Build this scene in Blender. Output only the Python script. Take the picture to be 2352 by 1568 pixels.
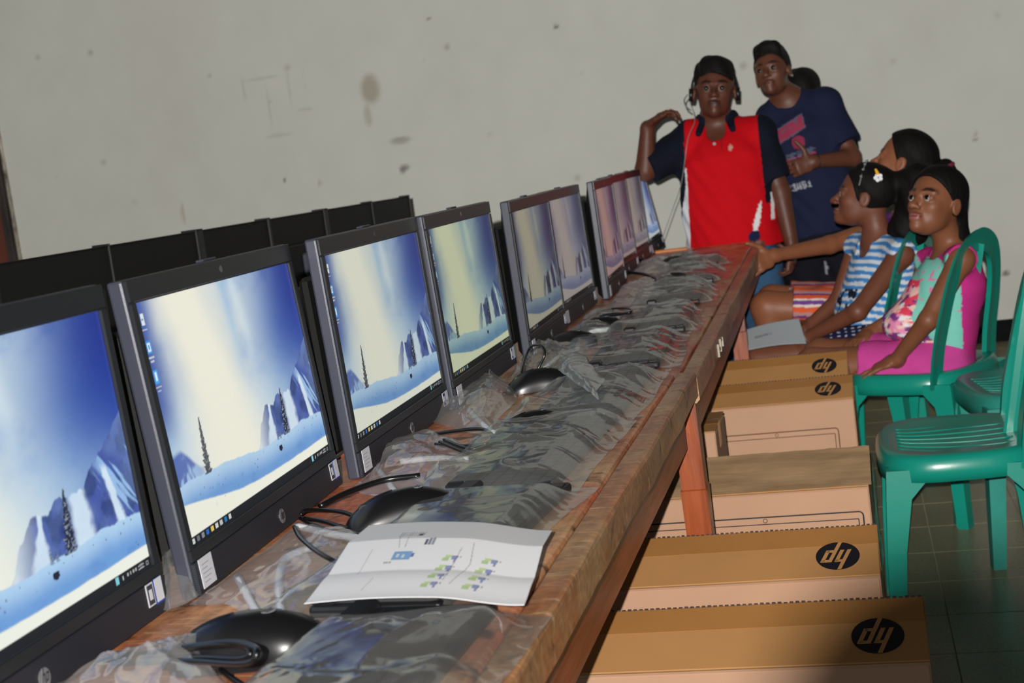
import bpy, bmesh, math, random, time
import numpy as np
from mathutils import Vector, Matrix
T0 = time.time()
for o in list(bpy.data.objects): bpy.data.objects.remove(o)
scn = bpy.context.scene
COL = scn.collection
random.seed(7)

# ---------------------------------------------------------------- camera
FPX = 3250.0; PP = np.array([1176., 784.]); CAMH = 1.133
_v = np.array([1935 - PP[0], 285 - PP[1], FPX]); _Y = _v / np.linalg.norm(_v)
_n = np.array([0.133, 1.]); _n /= np.linalg.norm(_n); _d = -(_v[:2] @ _n)
_D = np.array([_n[0] * FPX / _d, _n[1] * FPX / _d, 1.]); _D -= _Y * (_D @ _Y) / 1.0; _D /= np.linalg.norm(_D)
_X = np.cross(_Y, -_D)
RM = np.stack([_X, _Y, -_D], 1)               # world -> camera (x right, y down, z forward)
CAMP = np.array([0, 0, CAMH])
cam = bpy.data.objects.new('camera', bpy.data.cameras.new('camera'))
COL.objects.link(cam); scn.camera = cam
cr, cd, cf = RM[0], RM[1], RM[2]
cam.matrix_world = Matrix(((cr[0], -cd[0], -cf[0], 0), (cr[1], -cd[1], -cf[1], 0), (cr[2], -cd[2], -cf[2], CAMH), (0, 0, 0, 1)))
cam.data.sensor_width = 36; cam.data.lens = 36 * FPX / 2352
cam.data.clip_start = 0.02
cam.data.dof.use_dof = True; cam.data.dof.focus_distance = 1.95; cam.data.dof.aperture_fstop = 11

def at(px, py, y):
    "point of the room seen at a photo pixel, on the plane y = const (a real depth)"
    r = RM.T @ np.array([px - PP[0], py - PP[1], FPX]); return CAMP + r * (y / r[1])
def onz(px, py, z):
    r = RM.T @ np.array([px - PP[0], py - PP[1], FPX]); return CAMP + r * ((z - CAMH) / r[2])

# ---------------------------------------------------------------- light
w = bpy.data.worlds.new('world'); scn.world = w; w.use_nodes = True
w.node_tree.nodes['Background'].inputs[0].default_value = (0.86, 0.95, 1.0, 1)
w.node_tree.nodes['Background'].inputs[1].default_value = 0.42
flash = bpy.data.lights.new('camera_flash', 'SPOT'); fo = bpy.data.objects.new('camera_flash', flash); COL.objects.link(fo)
fpos = CAMP - cr * 0.053 - cd * 0.047 - cf * .17      # the flash sits up and left of the lens, behind its front rim
fo.location = fpos
aim = at(1240, 700, 5.0)
fo.rotation_euler = (Vector(aim) - Vector(fpos)).to_track_quat('-Z', 'Y').to_euler()
flash.spot_size = math.radians(66); flash.spot_blend = 0.55; flash.shadow_soft_size = 0.006
flash.energy = 10; flash.use_nodes = True
nt = flash.node_tree; em = nt.nodes['Emission']; lf = nt.nodes.new('ShaderNodeLightFalloff')
lf.inputs['Strength'].default_value = 1.0
m1_ = nt.nodes.new('ShaderNodeMath'); m1_.operation = 'MULTIPLY'; m1_.inputs[1].default_value = 6.0
m2_ = nt.nodes.new('ShaderNodeMath'); m2_.operation = 'MULTIPLY_ADD'; m2_.inputs[1].default_value = 2.1
nt.links.new(lf.outputs['Linear'], m1_.inputs[0]); nt.links.new(lf.outputs['Constant'], m2_.inputs[0]); nt.links.new(m1_.outputs[0], m2_.inputs[2]); nt.links.new(m2_.outputs[0], em.inputs['Strength'])
em.inputs['Color'].default_value = (1.0, 0.965, 0.92, 1)
scn.view_settings.view_transform = 'Standard'; scn.view_settings.look = 'None'
scn.view_settings.gamma = 1; scn.view_settings.use_curve_mapping = False
scn.view_settings.exposure = 0.0

# ---------------------------------------------------------------- helpers
def s2l(r, g=None, b=None):
    if g is None: r, g, b = r
    f = lambda c: (c / 255) / 12.92 if c <= 10.31 else ((c / 255 + .055) / 1.055) ** 2.4
    return (f(r), f(g), f(b))
MATS = {}
def mat(name, col=(128, 128, 128), rough=.5, spec=.5, metal=0, var=0, vscale=8, bump=0, bscale=60, attr=False, stretch=None, sub=0, coat=0, col2=None):
    if name in MATS: return MATS[name]
    m = bpy.data.materials.new(name); m.use_nodes = True; MATS[name] = m
    N = m.node_tree.nodes; L = m.node_tree.links; b = N['Principled BSDF']
    c = s2l(col)
    b.inputs['Roughness'].default_value = rough; b.inputs['Specular IOR Level'].default_value = spec; b.inputs['Metallic'].default_value = metal
    if coat: b.inputs['Coat Weight'].default_value = coat; b.inputs['Coat Roughness'].default_value = .15
    if sub:
        b.inputs['Subsurface Weight'].default_value = sub; b.inputs['Subsurface Radius'].default_value = (.01, .004, .002); b.inputs['Subsurface Scale'].default_value = .6
    base = None
    if attr:
        a = N.new('ShaderNodeAttribute'); a.attribute_name = 'Col'; base = a.outputs['Color']
    tc = N.new('ShaderNodeTexCoord'); mp = N.new('ShaderNodeMapping'); L.new(tc.outputs['Object'], mp.inputs[0])
    if stretch: mp.inputs['Scale'].default_value = stretch
    if var:
        nz = N.new('ShaderNodeTexNoise'); nz.inputs['Scale'].default_value = vscale; nz.inputs['Detail'].default_value = 6; nz.inputs['Roughness'].default_value = .65
        L.new(mp.outputs[0], nz.inputs[0])
        rp = N.new('ShaderNodeValToRGB'); rp.color_ramp.elements[0].position = .32; rp.color_ramp.elements[1].position = .68
        L.new(nz.outputs['Fac'], rp.inputs[0])
        if base is None:
            c2 = s2l(col2) if col2 else tuple(x * (1 - var) for x in c)
            rp.color_ramp.elements[0].color = (*c2, 1); rp.color_ramp.elements[1].color = (*c, 1)
            base = rp.outputs[0]
        else:
            rp.color_ramp.elements[0].color = (1 - var,) * 3 + (1,); rp.color_ramp.elements[1].color = (1, 1, 1, 1)
            mx = N.new('ShaderNodeMix'); mx.data_type = 'RGBA'; mx.blend_type = 'MULTIPLY'; mx.inputs['Factor'].default_value = 1
            L.new(base, mx.inputs['A']); L.new(rp.outputs[0], mx.inputs['B']); base = mx.outputs['Result']
    if base is None: b.inputs['Base Color'].default_value = (*c, 1)
    else: L.new(base, b.inputs['Base Color'])
    if bump:
        n2 = N.new('ShaderNodeTexNoise'); n2.inputs['Scale'].default_value = bscale; n2.inputs['Detail'].default_value = 4
        L.new(mp.outputs[0], n2.inputs[0]); bp = N.new('ShaderNodeBump'); bp.inputs['Strength'].default_value = bump; bp.inputs['Distance'].default_value = .004
        L.new(n2.outputs['Fac'], bp.inputs['Height']); L.new(bp.outputs[0], b.inputs['Normal'])
    return m

def tag(o, label=None, cat=None, group=None, kind=None):
    if label: o['label'] = label
    if cat: o['category'] = cat
    if group: o['group'] = group
    if kind: o['kind'] = kind
    return o
def empty(name, loc, rz=0, label=None, cat=None, group=None):
    o = bpy.data.objects.new(name, None); COL.objects.link(o); o.location = loc; o.rotation_euler = (0, 0, rz)
    o.empty_display_size = .05
    return tag(o, label, cat, group)
def link(name, me, m=None, parent=None, smooth=False):
    if m is not None and not me.materials: me.materials.append(m)
    o = bpy.data.objects.new(name, me); COL.objects.link(o)
    if parent: o.parent = parent
    if smooth: me.polygons.foreach_set('use_smooth', [True] * len(me.polygons))
    return o
def mesh_np(name, V, Fq, col=None):
    V = np.asarray(V, np.float32); Fq = np.asarray(Fq, np.int32); k = Fq.shape[1]
    me = bpy.data.meshes.new(name); me.vertices.add(len(V)); me.vertices.foreach_set('co', V.ravel())
    me.loops.add(Fq.size); me.loops.foreach_set('vertex_index', Fq.ravel())
    me.polygons.add(len(Fq)); me.polygons.foreach_set('loop_start', np.arange(0, Fq.size, k, dtype=np.int32))
    me.update(calc_edges=True)
    if col is not None:
        a = me.color_attributes.new('Col', 'FLOAT_COLOR', 'POINT')
        c = np.ones((len(V), 4), np.float32); c[:, :3] = col; a.data.foreach_set('color', c.ravel())
    me.validate(); return me
class MB:
    "collects solids; build() links them as one mesh object"
    def __init__(s): s.bm = bmesh.new()
    def box(s, lo, hi, bev=0, M=None, seg=1):
        g = bmesh.ops.create_cube(s.bm, size=1); vs = g['verts']
        for v in vs: v.co = Vector([lo[i] + (v.co[i] + .5) * (hi[i] - lo[i]) for i in range(3)])
        if bev:
            es = list({e for v in vs for e in v.link_edges}); r = bmesh.ops.bevel(s.bm, geom=es, offset=bev, segments=seg, affect='EDGES', profile=.5)
            vs = list({v for f in r['faces'] for v in f.verts} | {v for v in vs if v.is_valid})
        if M is not None:
            for v in vs: v.co = M @ v.co
        return s
    def prism(s, poly, z0, z1, M=None):
        a = [s.bm.verts.new((x, y, z0)) for x, y in poly]; b = [s.bm.verts.new((x, y, z1)) for x, y in poly]; n = len(poly)
        fs = [s.bm.faces.new(a[::-1]), s.bm.faces.new(b)] + [s.bm.faces.new((a[i], a[(i + 1) % n], b[(i + 1) % n], b[i])) for i in range(n)]
        if M is not None:
            for v in a + b: v.co = M @ v.co
        return s
    def face(s, pts):
        s.bm.faces.new([s.bm.verts.new(p) for p in pts]); return s
    def tube(s, pts, r, n=8, closed=False, flat=None):
        pts = [Vector(p) for p in pts]; m = len(pts); rings = []
        up = None
        for i, p in enumerate(pts):
            t = (pts[min(i + 1, m - 1)] - pts[max(i - 1, 0)])
            if t.length < 1e-9: t = Vector((0, 0, 1))
            t.normalize()
            if up is None: up = Vector((0, 0, 1)) if abs(t.z) < .9 else Vector((1, 0, 0))
            a = up - t * up.dot(t)
            if a.length < 1e-5: a = t.orthogonal()
            a.normalize(); up = a; b = t.cross(a)
            rr = r[i] if isinstance(r, (list, tuple)) else r
            fa, fb = flat or (1, 1)
            rings.append([s.bm.verts.new(p + a * math.cos(2 * math.pi * j / n) * rr * fa + b * math.sin(2 * math.pi * j / n) * rr * fb) for j in range(n)])
        for i in range(m - 1):
            for j in range(n): s.bm.faces.new((rings[i][j], rings[i][(j + 1) % n], rings[i + 1][(j + 1) % n], rings[i + 1][j]))
        s.bm.faces.new(rings[0][::-1]); s.bm.faces.new(rings[-1]); return s
    def build(s, name, m, parent=None, smooth=False):
        bmesh.ops.recalc_face_normals(s.bm, faces=s.bm.faces)
        me = bpy.data.meshes.new(name); s.bm.to_mesh(me); s.bm.free()
        return link(name, me, m, parent, smooth)
def spline(pts, n=8):
    P = [np.array(p, float) for p in pts]; P = [2 * P[0] - P[1]] + P + [2 * P[-1] - P[-2]]; out = []
    for i in range(1, len(P) - 2):
        for k in range(n):
            t = k / n; a, b, c, d = P[i - 1:i + 3]
            out.append(.5 * (2 * b + (c - a) * t + (2 * a - 5 * b + 4 * c - d) * t * t + (3 * b - a - 3 * c + d) * t ** 3))
    out.append(P[-2]); return out
def copy_tree(o, parent=None):
    c = o.copy(); COL.objects.link(c)
    if parent: c.parent = parent
    for ch in list(o.children): copy_tree(ch, c)
    return c
def hsh(i, j, s):
    n = (i.astype(np.int64) * 374761393 + j.astype(np.int64) * 668265263 + s * 1442695041) & 0x7fffffff
    n = ((n ^ (n >> 13)) * 1274126177) & 0x7fffffff
    return ((n ^ (n >> 16)) & 0xffff) / 65535.0
def vn(x, y, s=0):
    i = np.floor(x); j = np.floor(y); u = x - i; v = y - j; u = u * u * (3 - 2 * u); v = v * v * (3 - 2 * v); i = i.astype(int); j = j.astype(int)
    return (hsh(i, j, s) * (1 - u) + hsh(i + 1, j, s) * u) * (1 - v) + (hsh(i, j + 1, s) * (1 - u) + hsh(i + 1, j + 1, s) * u) * v
def fbm(x, y, s=0, o=4):
    r = 0; a = .5; t = 0
    for k in range(o): r = r + a * vn(x * 2 ** k + 17 * k, y * 2 ** k - 9 * k, s + k); t += a; a *= .5
    return r / t
def sm(a, b, x):
    t = np.clip((x - a) / (b - a), 0, 1); return t * t * (3 - 2 * t)
def grid_mesh(name, nx, ny, fn, colfn=None):
    u, v = np.meshgrid(np.linspace(0, 1, nx), np.linspace(0, 1, ny), indexing='ij'); u = u.ravel(); v = v.ravel()
    V = np.stack(fn(u, v), 1); i = np.arange((nx - 1) * (ny - 1)); a = (i // (ny - 1)) * ny + i % (ny - 1)
    F = np.stack([a, a + ny, a + ny + 1, a + 1], 1)
    return mesh_np(name, V, F, colfn(u, v) if colfn else None)
def mix(a, b, t): return a * (1 - t[:, None]) + np.asarray(b) * t[:, None]
L3 = lambda *c: np.array(s2l(*c))

# ---------------------------------------------------------------- room
WY = 7.12
def wall_col(u, v):
    x = -4.535 + u * 7.135; z = v * 3.2
    c = np.tile(L3(181, 182, 176), (len(u), 1))
    n = fbm(x * 1.3, z * 1.3, 3); c *= (0.95 + .1 * n)[:, None]
    n2 = fbm(x * 9, z * 9, 5); c *= (0.97 + .06 * n2)[:, None]
    c = mix(c, L3(150, 142, 118), .08 * sm(.62, .8, fbm(x * 2.5 + 9, z * 1.2, 8)))
    def spot(px, py, r, col, k, ax=1, ay=1):
        nonlocal c
        p = at(px, py, WY); q = np.sqrt(((x - p[0]) / ax) ** 2 + ((z - p[2]) / ay) ** 2) + .25 * r * (fbm(x * 30, z * 30, 11) - .5)
        c = mix(c, L3(*col), k * (1 - sm(r * .4, r, q)))
    spot(850, 205, .07, (120, 105, 80), .55, 1, 1.5); spot(845, 265, .04, (130, 120, 95), .4, .7, 2)
    spot(1277, 61, .014, (70, 70, 65), .8); spot(655, 413, .014, (60, 60, 50), .8, .6, 1.3); spot(985, 43, .012, (110, 100, 70), .7)
    spot(920, 322, .05, (120, 118, 110), .6, 1.6, .5); spot(930, 385, .04, (90, 88, 82), .7, 1, .5); spot(925, 392, .02, (70, 68, 62), .6)
    spot(2310, 628, .022, (80, 78, 72), .9, 1, .8); spot(2270, 630, .03, (120, 118, 110), .7); spot(2240, 320, .015, (120, 112, 100), .6)
    spot(420, 490, .03, (140, 125, 95), .5, .5, 2.5); spot(735, 420, .02, (140, 125, 95), .5, .6, 1.5); spot(1790, 150, .03, (150, 140, 120), .3)
    for px, py, ax, ay in ((620, 250, .5, 6), (600, 180, 9, .4), (700, 180, .5, 5), (665, 200, .5, 5), (640, 310, 7, .5), (700, 250, 4, .4), (560, 205, .5, 3)):
        spot(px, py, .028, (128, 126, 118), .28, ax * .5, ay)
    for k in range(60):
        qx, qz = random.uniform(-4.5, 2.5), random.uniform(.2, 3)
        q = np.hypot(x - qx, z - qz); c = mix(c, L3(120, 114, 96), random.uniform(.15, .5) * (1 - sm(.004, random.uniform(.012, .03), q)))
    band = sm(.75, 0, z) * .35; c = mix(c, L3(140, 134, 116), band * fbm(x * 4, z * 4, 21))
    return c
wm = mat('wall_plaster', attr=True, rough=.85, spec=.2, bump=.25, bscale=14)
o = link('wall_back', grid_mesh('wall_back', 560, 250, lambda u, v: (-4.535 + u * 7.135, WY + 0 * u + .006 * (fbm(u * 20, v * 9, 2) - .5), v * 3.2), wall_col), wm, smooth=True); tag(o, kind='structure')
MB().box((-4.535, WY + .01, 0), (2.6, WY + .2, 3.2)).build('wall_back_core', mat('wall_core', (150, 146, 132), .9))['kind'] = 'structure'
bpy.data.objects['wall_back_core'].name = 'trim_1'
plain = mat('plaster_plain', (176, 172, 157), .9, .2, var=.08, vscale=2)
MB().box((2.6, -2.5, 0), (2.75, WY + .2, 3.2)).build('wall_right', plain)['kind'] = 'structure'
MB().box((-5.6, -2.5, 0), (-5.45, WY + .2, 3.2)).build('wall_left', plain)['kind'] = 'structure'
MB().box((-5.6, -2.5, 3.2), (2.75, WY + .2, 3.3)).build('ceiling', mat('ceiling_paint', (150, 148, 140), .9))['kind'] = 'structure'
b = MB().box((-.2, WY - .012, .0), (2.6, WY, .105), .002); b.build('baseboard_back', mat('skirting_black', (13, 13, 16), .8, .1, var=.4, vscale=20))['kind'] = 'structure'
# door frame at the left end of the wall
d = MB().box((-5.45, WY - .03, 0), (-4.592, WY + .02, 2.6), .004).build('door_1', mat('door_red', (92, 42, 30), .6, var=.35, vscale=3, stretch=(1, 1, .2))); d['kind'] = 'structure'
p = MB().box((-4.592, WY - .05, 0), (-4.548, WY + .03, 2.6), .006).build('door_jamb', mat('jamb_wood', (58, 48, 40), .8, var=.8, vscale=14, stretch=(1, 1, .15), col2=(20, 15, 12)), d)
p = MB().box((-4.547, WY - .02, 0), (-4.531, WY + .01, 2.6), .004).build('door_trim', mat('jamb_filler', (190, 182, 165), .9, var=.9, vscale=16, stretch=(1, 1, .3), col2=(30, 25, 20)), d)
# floor: slab with terrazzo tiles where they can be told apart
fm = mat('terrazzo', (164, 160, 134), .32, .5, var=.35, vscale=140, bump=.03, bscale=90, col2=(126, 124, 102))
def terr():
    m = fm; N = m.node_tree.nodes; L = m.node_tree.links; b = N['Principled BSDF']
    src = b.inputs['Base Color'].links[0].from_socket
    tc = N.new('ShaderNodeTexCoord'); g = N.new('ShaderNodeNewGeometry')
    vo = N.new('ShaderNodeTexVoronoi'); vo.inputs['Scale'].default_value = 95; L.new(g.outputs['Position'], vo.inputs['Vector'])
    r = N.new('ShaderNodeValToRGB'); r.color_ramp.elements[0].position = .10; r.color_ramp.elements[0].color = (.25, .25, .22, 1); r.color_ramp.elements[1].position = .17; r.color_ramp.elements[1].color = (1, 1, 1, 1)
    L.new(vo.outputs['Distance'], r.inputs[0])
    n = N.new('ShaderNodeTexNoise'); n.inputs['Scale'].default_value = 3; L.new(g.outputs['Position'], n.inputs[0])
    r2 = N.new('ShaderNodeValToRGB'); r2.color_ramp.elements[0].color = (.62, .62, .58, 1); r2.color_ramp.elements[1].color = (1.1, 1.08, 1.0, 1); L.new(n.outputs[0], r2.inputs[0])
    m1 = N.new('ShaderNodeMix'); m1.data_type = 'RGBA'; m1.blend_type = 'MULTIPLY'; m1.inputs['Factor'].default_value = .75; L.new(src, m1.inputs['A']); L.new(r.outputs[0], m1.inputs['B'])
    m2 = N.new('ShaderNodeMix'); m2.data_type = 'RGBA'; m2.blend_type = 'MULTIPLY'; m2.inputs['Factor'].default_value = 1; L.new(m1.outputs['Result'], m2.inputs['A']); L.new(r2.outputs[0], m2.inputs['B'])
    L.new(m2.outputs['Result'], b.inputs['Base Color'])
terr()
fl = MB().box((-5.6, -2.5, -.1), (2.75, WY + .2, -.0035)).build('floor', mat('grout', (196, 188, 160), .8, var=.3, vscale=6)); fl['kind'] = 'structure'
TS = .245
tm = MB().box((0.0012, 0.0012, -.02), (TS - .0012, TS - .0012, 0), .0008)
t0 = tm.build('floor_tile', fm, fl)
k = 0
for ix in range(-4, 6):
    for iy in range(-7, 15):
        o = t0 if k == 0 else t0.copy()
        if k: COL.objects.link(o)
        o.location = (.121 + ix * TS - (ix == -4) * 0, 3.487 + iy * TS, 0); k += 1
MB().box((-5.45, -2.4, -.02), (.121 - 4 * TS - .0012, WY, -.0005)).box((.121 + 6 * TS + .0012, -2.4, -.02), (2.6, WY, -.0005)).box((.121 - 4 * TS, -2.4, -.02), (.121 + 6 * TS, 3.487 - 7 * TS - .0012, -.0005)).box((.121 - 4 * TS, 3.487 + 15 * TS, -.02), (.121 + 6 * TS, WY, -.0005)).build('floor_surround', fm, fl)

# the photographer's lens, just behind the viewpoint: the flash beside it throws its shadow to the lower right
def lens_barrel():
    c0 = CAMP - cf * .004; b = MB(); pts = [c0 - cf * .12, c0 - cf * .06, c0 - cf * .055, c0]
    b.tube(pts, [.018, .018, .0215, .0215], 32); o = b.build('lens_barrel', mat('lens_black', (16, 16, 17), .5)); tag(o, 'small black lens barrel right at the viewpoint, shading the lower right corner', 'lens')
lens_barrel()
# ---------------------------------------------------------------- tables
def wood_mat(name, kind):
    m = bpy.data.materials.new(name); m.use_nodes = True; MATS[name] = m
    N = m.node_tree.nodes; L = m.node_tree.links; b = N['Principled BSDF']
    tc = N.new('ShaderNodeTexCoord'); mp = N.new('ShaderNodeMapping'); mp.inputs['Scale'].default_value = (9, 1.1, 9) if kind != 'leg' else (9, 9, 1.0)
    L.new(tc.outputs['Object'], mp.inputs[0])
    def noise(sc, det, src=mp.outputs[0], dist=0):
        n = N.new('ShaderNodeTexNoise'); n.inputs['Scale'].default_value = sc; n.inputs['Detail'].default_value = det; n.inputs['Distortion'].default_value = dist; L.new(src, n.inputs[0]); return n.outputs['Fac']
    def ramp(f, a, ca, bb, cb):
        r = N.new('ShaderNodeValToRGB'); r.color_ramp.elements[0].position = a; r.color_ramp.elements[1].position = bb
        r.color_ramp.elements[0].color = (*ca, 1); r.color_ramp.elements[1].color = (*cb, 1); L.new(f, r.inputs[0]); return r.outputs[0]
    def mixc(a, bb, f):
        x = N.new('ShaderNodeMix'); x.data_type = 'RGBA'; L.new(a, x.inputs['A']); L.new(bb, x.inputs['B']); L.new(f, x.inputs['Factor']); return x.outputs['Result']
    g = noise(3, 8, dist=.6)
    if kind == 'top':
        red = ramp(g, .3, s2l(150, 74, 50), .7, s2l(216, 126, 88)); tan = ramp(g, .3, s2l(168, 120, 82), .7, s2l(222, 180, 134))
        f = ramp(noise(2.6, 5, tc.outputs['Object'], .8), .42, (0, 0, 0), .6, (1, 1, 1)); c = mixc(red, tan, f)
        hot = ramp(g, .3, s2l(176, 56, 36), .7, s2l(208, 92, 62)); c = mixc(c, hot, ramp(noise(4.1, 3, tc.outputs['Object'], 1), .56, (0, 0, 0), .72, (.85, .85, .85)))
    elif kind == 'edge':
        red = ramp(g, .3, s2l(140, 80, 48), .7, s2l(190, 124, 78)); tan = ramp(g, .3, s2l(160, 116, 74), .7, s2l(196, 156, 112))
        c = mixc(red, tan, ramp(noise(5, 5, tc.outputs['Object'], .8), .4, (0, 0, 0), .62, (1, 1, 1)))
    elif kind == 'rail':
        c = ramp(g, .3, s2l(110, 46, 22), .7, s2l(186, 88, 44))
    else:
        c = ramp(g, .3, s2l(106, 42, 16), .7, s2l(180, 88, 38)); c = mixc(c, ramp(g, .2, s2l(40, 18, 12), .8, s2l(90, 40, 24)), ramp(noise(3, 4, tc.outputs['Object'], 1), .6, (0, 0, 0), .66, (1, 1, 1)))
    if kind in ('top', 'edge'):     # pale scratches and rubbed dust
        mp2 = N.new('ShaderNodeMapping'); mp2.inputs['Scale'].default_value = (3, 26, 8); mp2.inputs['Rotation'].default_value = (0, 0, .35); L.new(tc.outputs['Object'], mp2.inputs[0])
        s1 = ramp(noise(6, 8, mp2.outputs[0], 1.2), .57, (0, 0, 0), .66, (.75, .75, .75)); w_ = N.new('ShaderNodeRGB'); w_.outputs[0].default_value = (*s2l(206, 172, 134), 1)
        c = mixc(c, w_.outputs[0], s1)
        k_ = N.new('ShaderNodeRGB'); k_.outputs[0].default_value = (*s2l(44, 26, 20), 1)
        c = mixc(c, k_.outputs[0], ramp(noise(18, 7, tc.outputs['Object'], .5), .60, (0, 0, 0), .68, (.8, .8, .8)))
        fine = ramp(noise(90, 6, tc.outputs['Object'], .3), .35, (.85, .83, .80), .65, (1.4, 1.36, 1.32)); x_ = N.new('ShaderNodeMix'); x_.data_type = 'RGBA'; x_.blend_type = 'MULTIPLY'; x_.inputs['Factor'].default_value = .8; L.new(c, x_.inputs['A']); L.new(fine, x_.inputs['B']); c = x_.outputs['Result']
    L.new(c, b.inputs['Base Color']); b.inputs['Roughness'].default_value = .36; b.inputs['Specular IOR Level'].default_value = .6
    bp = N.new('ShaderNodeBump'); bp.inputs['Strength'].default_value = .35; bp.inputs['Distance'].default_value = .004; L.new(noise(9, 6), bp.inputs['Height']); L.new(bp.outputs[0], b.inputs['Normal'])
    return m
WT, WE, WR, WL = wood_mat('worn_tabletop_wood', 'top'), wood_mat('worn_edge_wood', 'edge'), wood_mat('red_rail_wood', 'rail'), wood_mat('red_leg_wood', 'leg')
def rough_board(name, x0, x1, y0, y1, z0, z1, m, parent, seed, amp=.0025, nose=.006):
    "a board running in y whose section is a rounded rectangle and whose edges wander a little"
    sec = [(x0 + nose, z1), ((x0 + x1) / 2, z1), (x1 - nose, z1), (x1 - nose * .3, z1 - nose * .3), (x1, z1 - nose), (x1, z0 + nose), (x1 - nose, z0), (x0 + nose, z0), (x0, z0 + nose), (x0, z1 - nose)]
    ny = max(2, int((y1 - y0) / .03)); k = len(sec); V = []; ys = np.linspace(y0, y1, ny)
    for i, y in enumerate(ys):
        for j, (x, z) in enumerate(sec):
            n = fbm(np.array([y * 6.]), np.array([j * .15]), seed)[0] - .5
            edge = 1 if x > (x0 + x1) / 2 + .01 else 0
            V.append((x + n * amp * 3 * edge, y, z + (fbm(np.array([y * 3.]), np.array([3.3]), seed + 5)[0] - .5) * amp * .6 * (1 if z > (z0 + z1) / 2 else 1)))
    F = [(i * k + j, i * k + (j + 1) % k, (i + 1) * k + (j + 1) % k, (i + 1) * k + j) for i in range(ny - 1) for j in range(k)]
    me = bpy.data.meshes.new(name); me.from_pydata(V, [], F + [tuple(range(k))[::1], tuple((ny - 1) * k + j for j in range(k))[::-1]]); me.update()
    bm = bmesh.new(); bm.from_mesh(me); bmesh.ops.recalc_face_normals(bm, faces=bm.faces); bm.to_mesh(me); bm.free()
    return link(name, me, m, parent)
TZ1, TZ2 = .75, .742
def table(name, label, x0, x1, y0, y1, zt, legs, skew=0, nb=3, group='long wooden tables carrying computers', edge_face=1, seed=1):
    t = empty(name, (x1, y0, 0), skew, label, 'table', group); wd = x1 - x0; ln = y1 - y0
    xs = np.linspace(-wd, -.035, nb + 1)
    for i in range(nb):
        rough_board('tabletop_board', xs[i] + .0008, xs[i + 1] - .0008, 0, ln, zt - .026, zt, WT, t, seed + i)
    rough_board('edge_moulding', -.0345, 0, 0, ln, zt - .047, zt + .0015, WE, t, seed + 9, .003)
    rough_board('rear_edge_moulding', -wd - .03, -wd - .001, 0, ln, zt - .047, zt, WE, t, seed + 19, .003)
    MB().box((-.052, .04, zt - .125), (-.024, ln - .04, zt - .0475), .003).build('side_rail', WR, t)
    MB().box((-wd, .04, zt - .125), (-wd + .028, ln - .04, zt - .048), .003).build('side_rail', WR, t)
    for yy in (.045, ln - .07): MB().box((-wd + .03, yy, zt - .12), (-.053, yy + .025, zt - .03), .003).build('end_rail', WR, t)
    for (lx, ly) in legs:
        b = MB(); r0, r1 = .021, .016; V = []
        for z, hw, hd in ((zt - .048, r0, .026), (zt - .20, r0, .026), (zt - .202, r0 + .002, .029), (0, r1, .022)): V.append([b.bm.verts.new((lx + sx * hw + (.5 - z / zt) * .006, ly + sy * hd, z)) for sx, sy in ((-1, -1), (1, -1), (1, 1), (-1, 1))])
        for i in range(3):
            for j in range(4): b.bm.faces.new((V[i][j], V[i][(j + 1) % 4], V[i + 1][(j + 1) % 4], V[i + 1][j]))
        b.bm.faces.new(V[0]); b.bm.faces.new(V[-1]); b.build('leg', WL, t)
    return t

table('long_table', 'long worn wooden table in the foreground with a white paper lying on it', -.98, -.283, .10, 2.385, TZ1, [(-.20, 1.90), (-.63, 1.90), (-.08, .12), (-.63, .12)], seed=3)
table('long_table', 'far wooden table behind the foreground table, standing in front of the red shirted man', -.98, -.281, 2.392, 5.42, TZ2, [(-.030, .036), (-.63, .036), (-.06, 2.02), (-.63, 2.9)], skew=.016, seed=31)
table('long_table', 'wooden table behind the first monitor row, holding the monitors that show dark backs', -2.2, -1.42, 1.6, 6.0, TZ1, [(-.08, .1), (-.7, .1), (-.08, 4.2), (-.7, 4.2)], seed=61)

_ft = bpy.data.objects['long_table.001']; _mk = mat('pale_paint', (178, 168, 150), .8); b = MB()
for y0, y1, z0, z1 in ((.44, .45, -.038, -.012), (.45, .475, -.028, -.022), (.50, .507, -.036, -.010), (.507, .53, -.016, -.010), (.507, .53, -.036, -.030), (.56, .566, -.034, -.014)): b.box((.0002, y0, TZ2 + z0), (.0042, y1, TZ2 + z1))
b.build('paint_marks', _mk, _ft)

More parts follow.
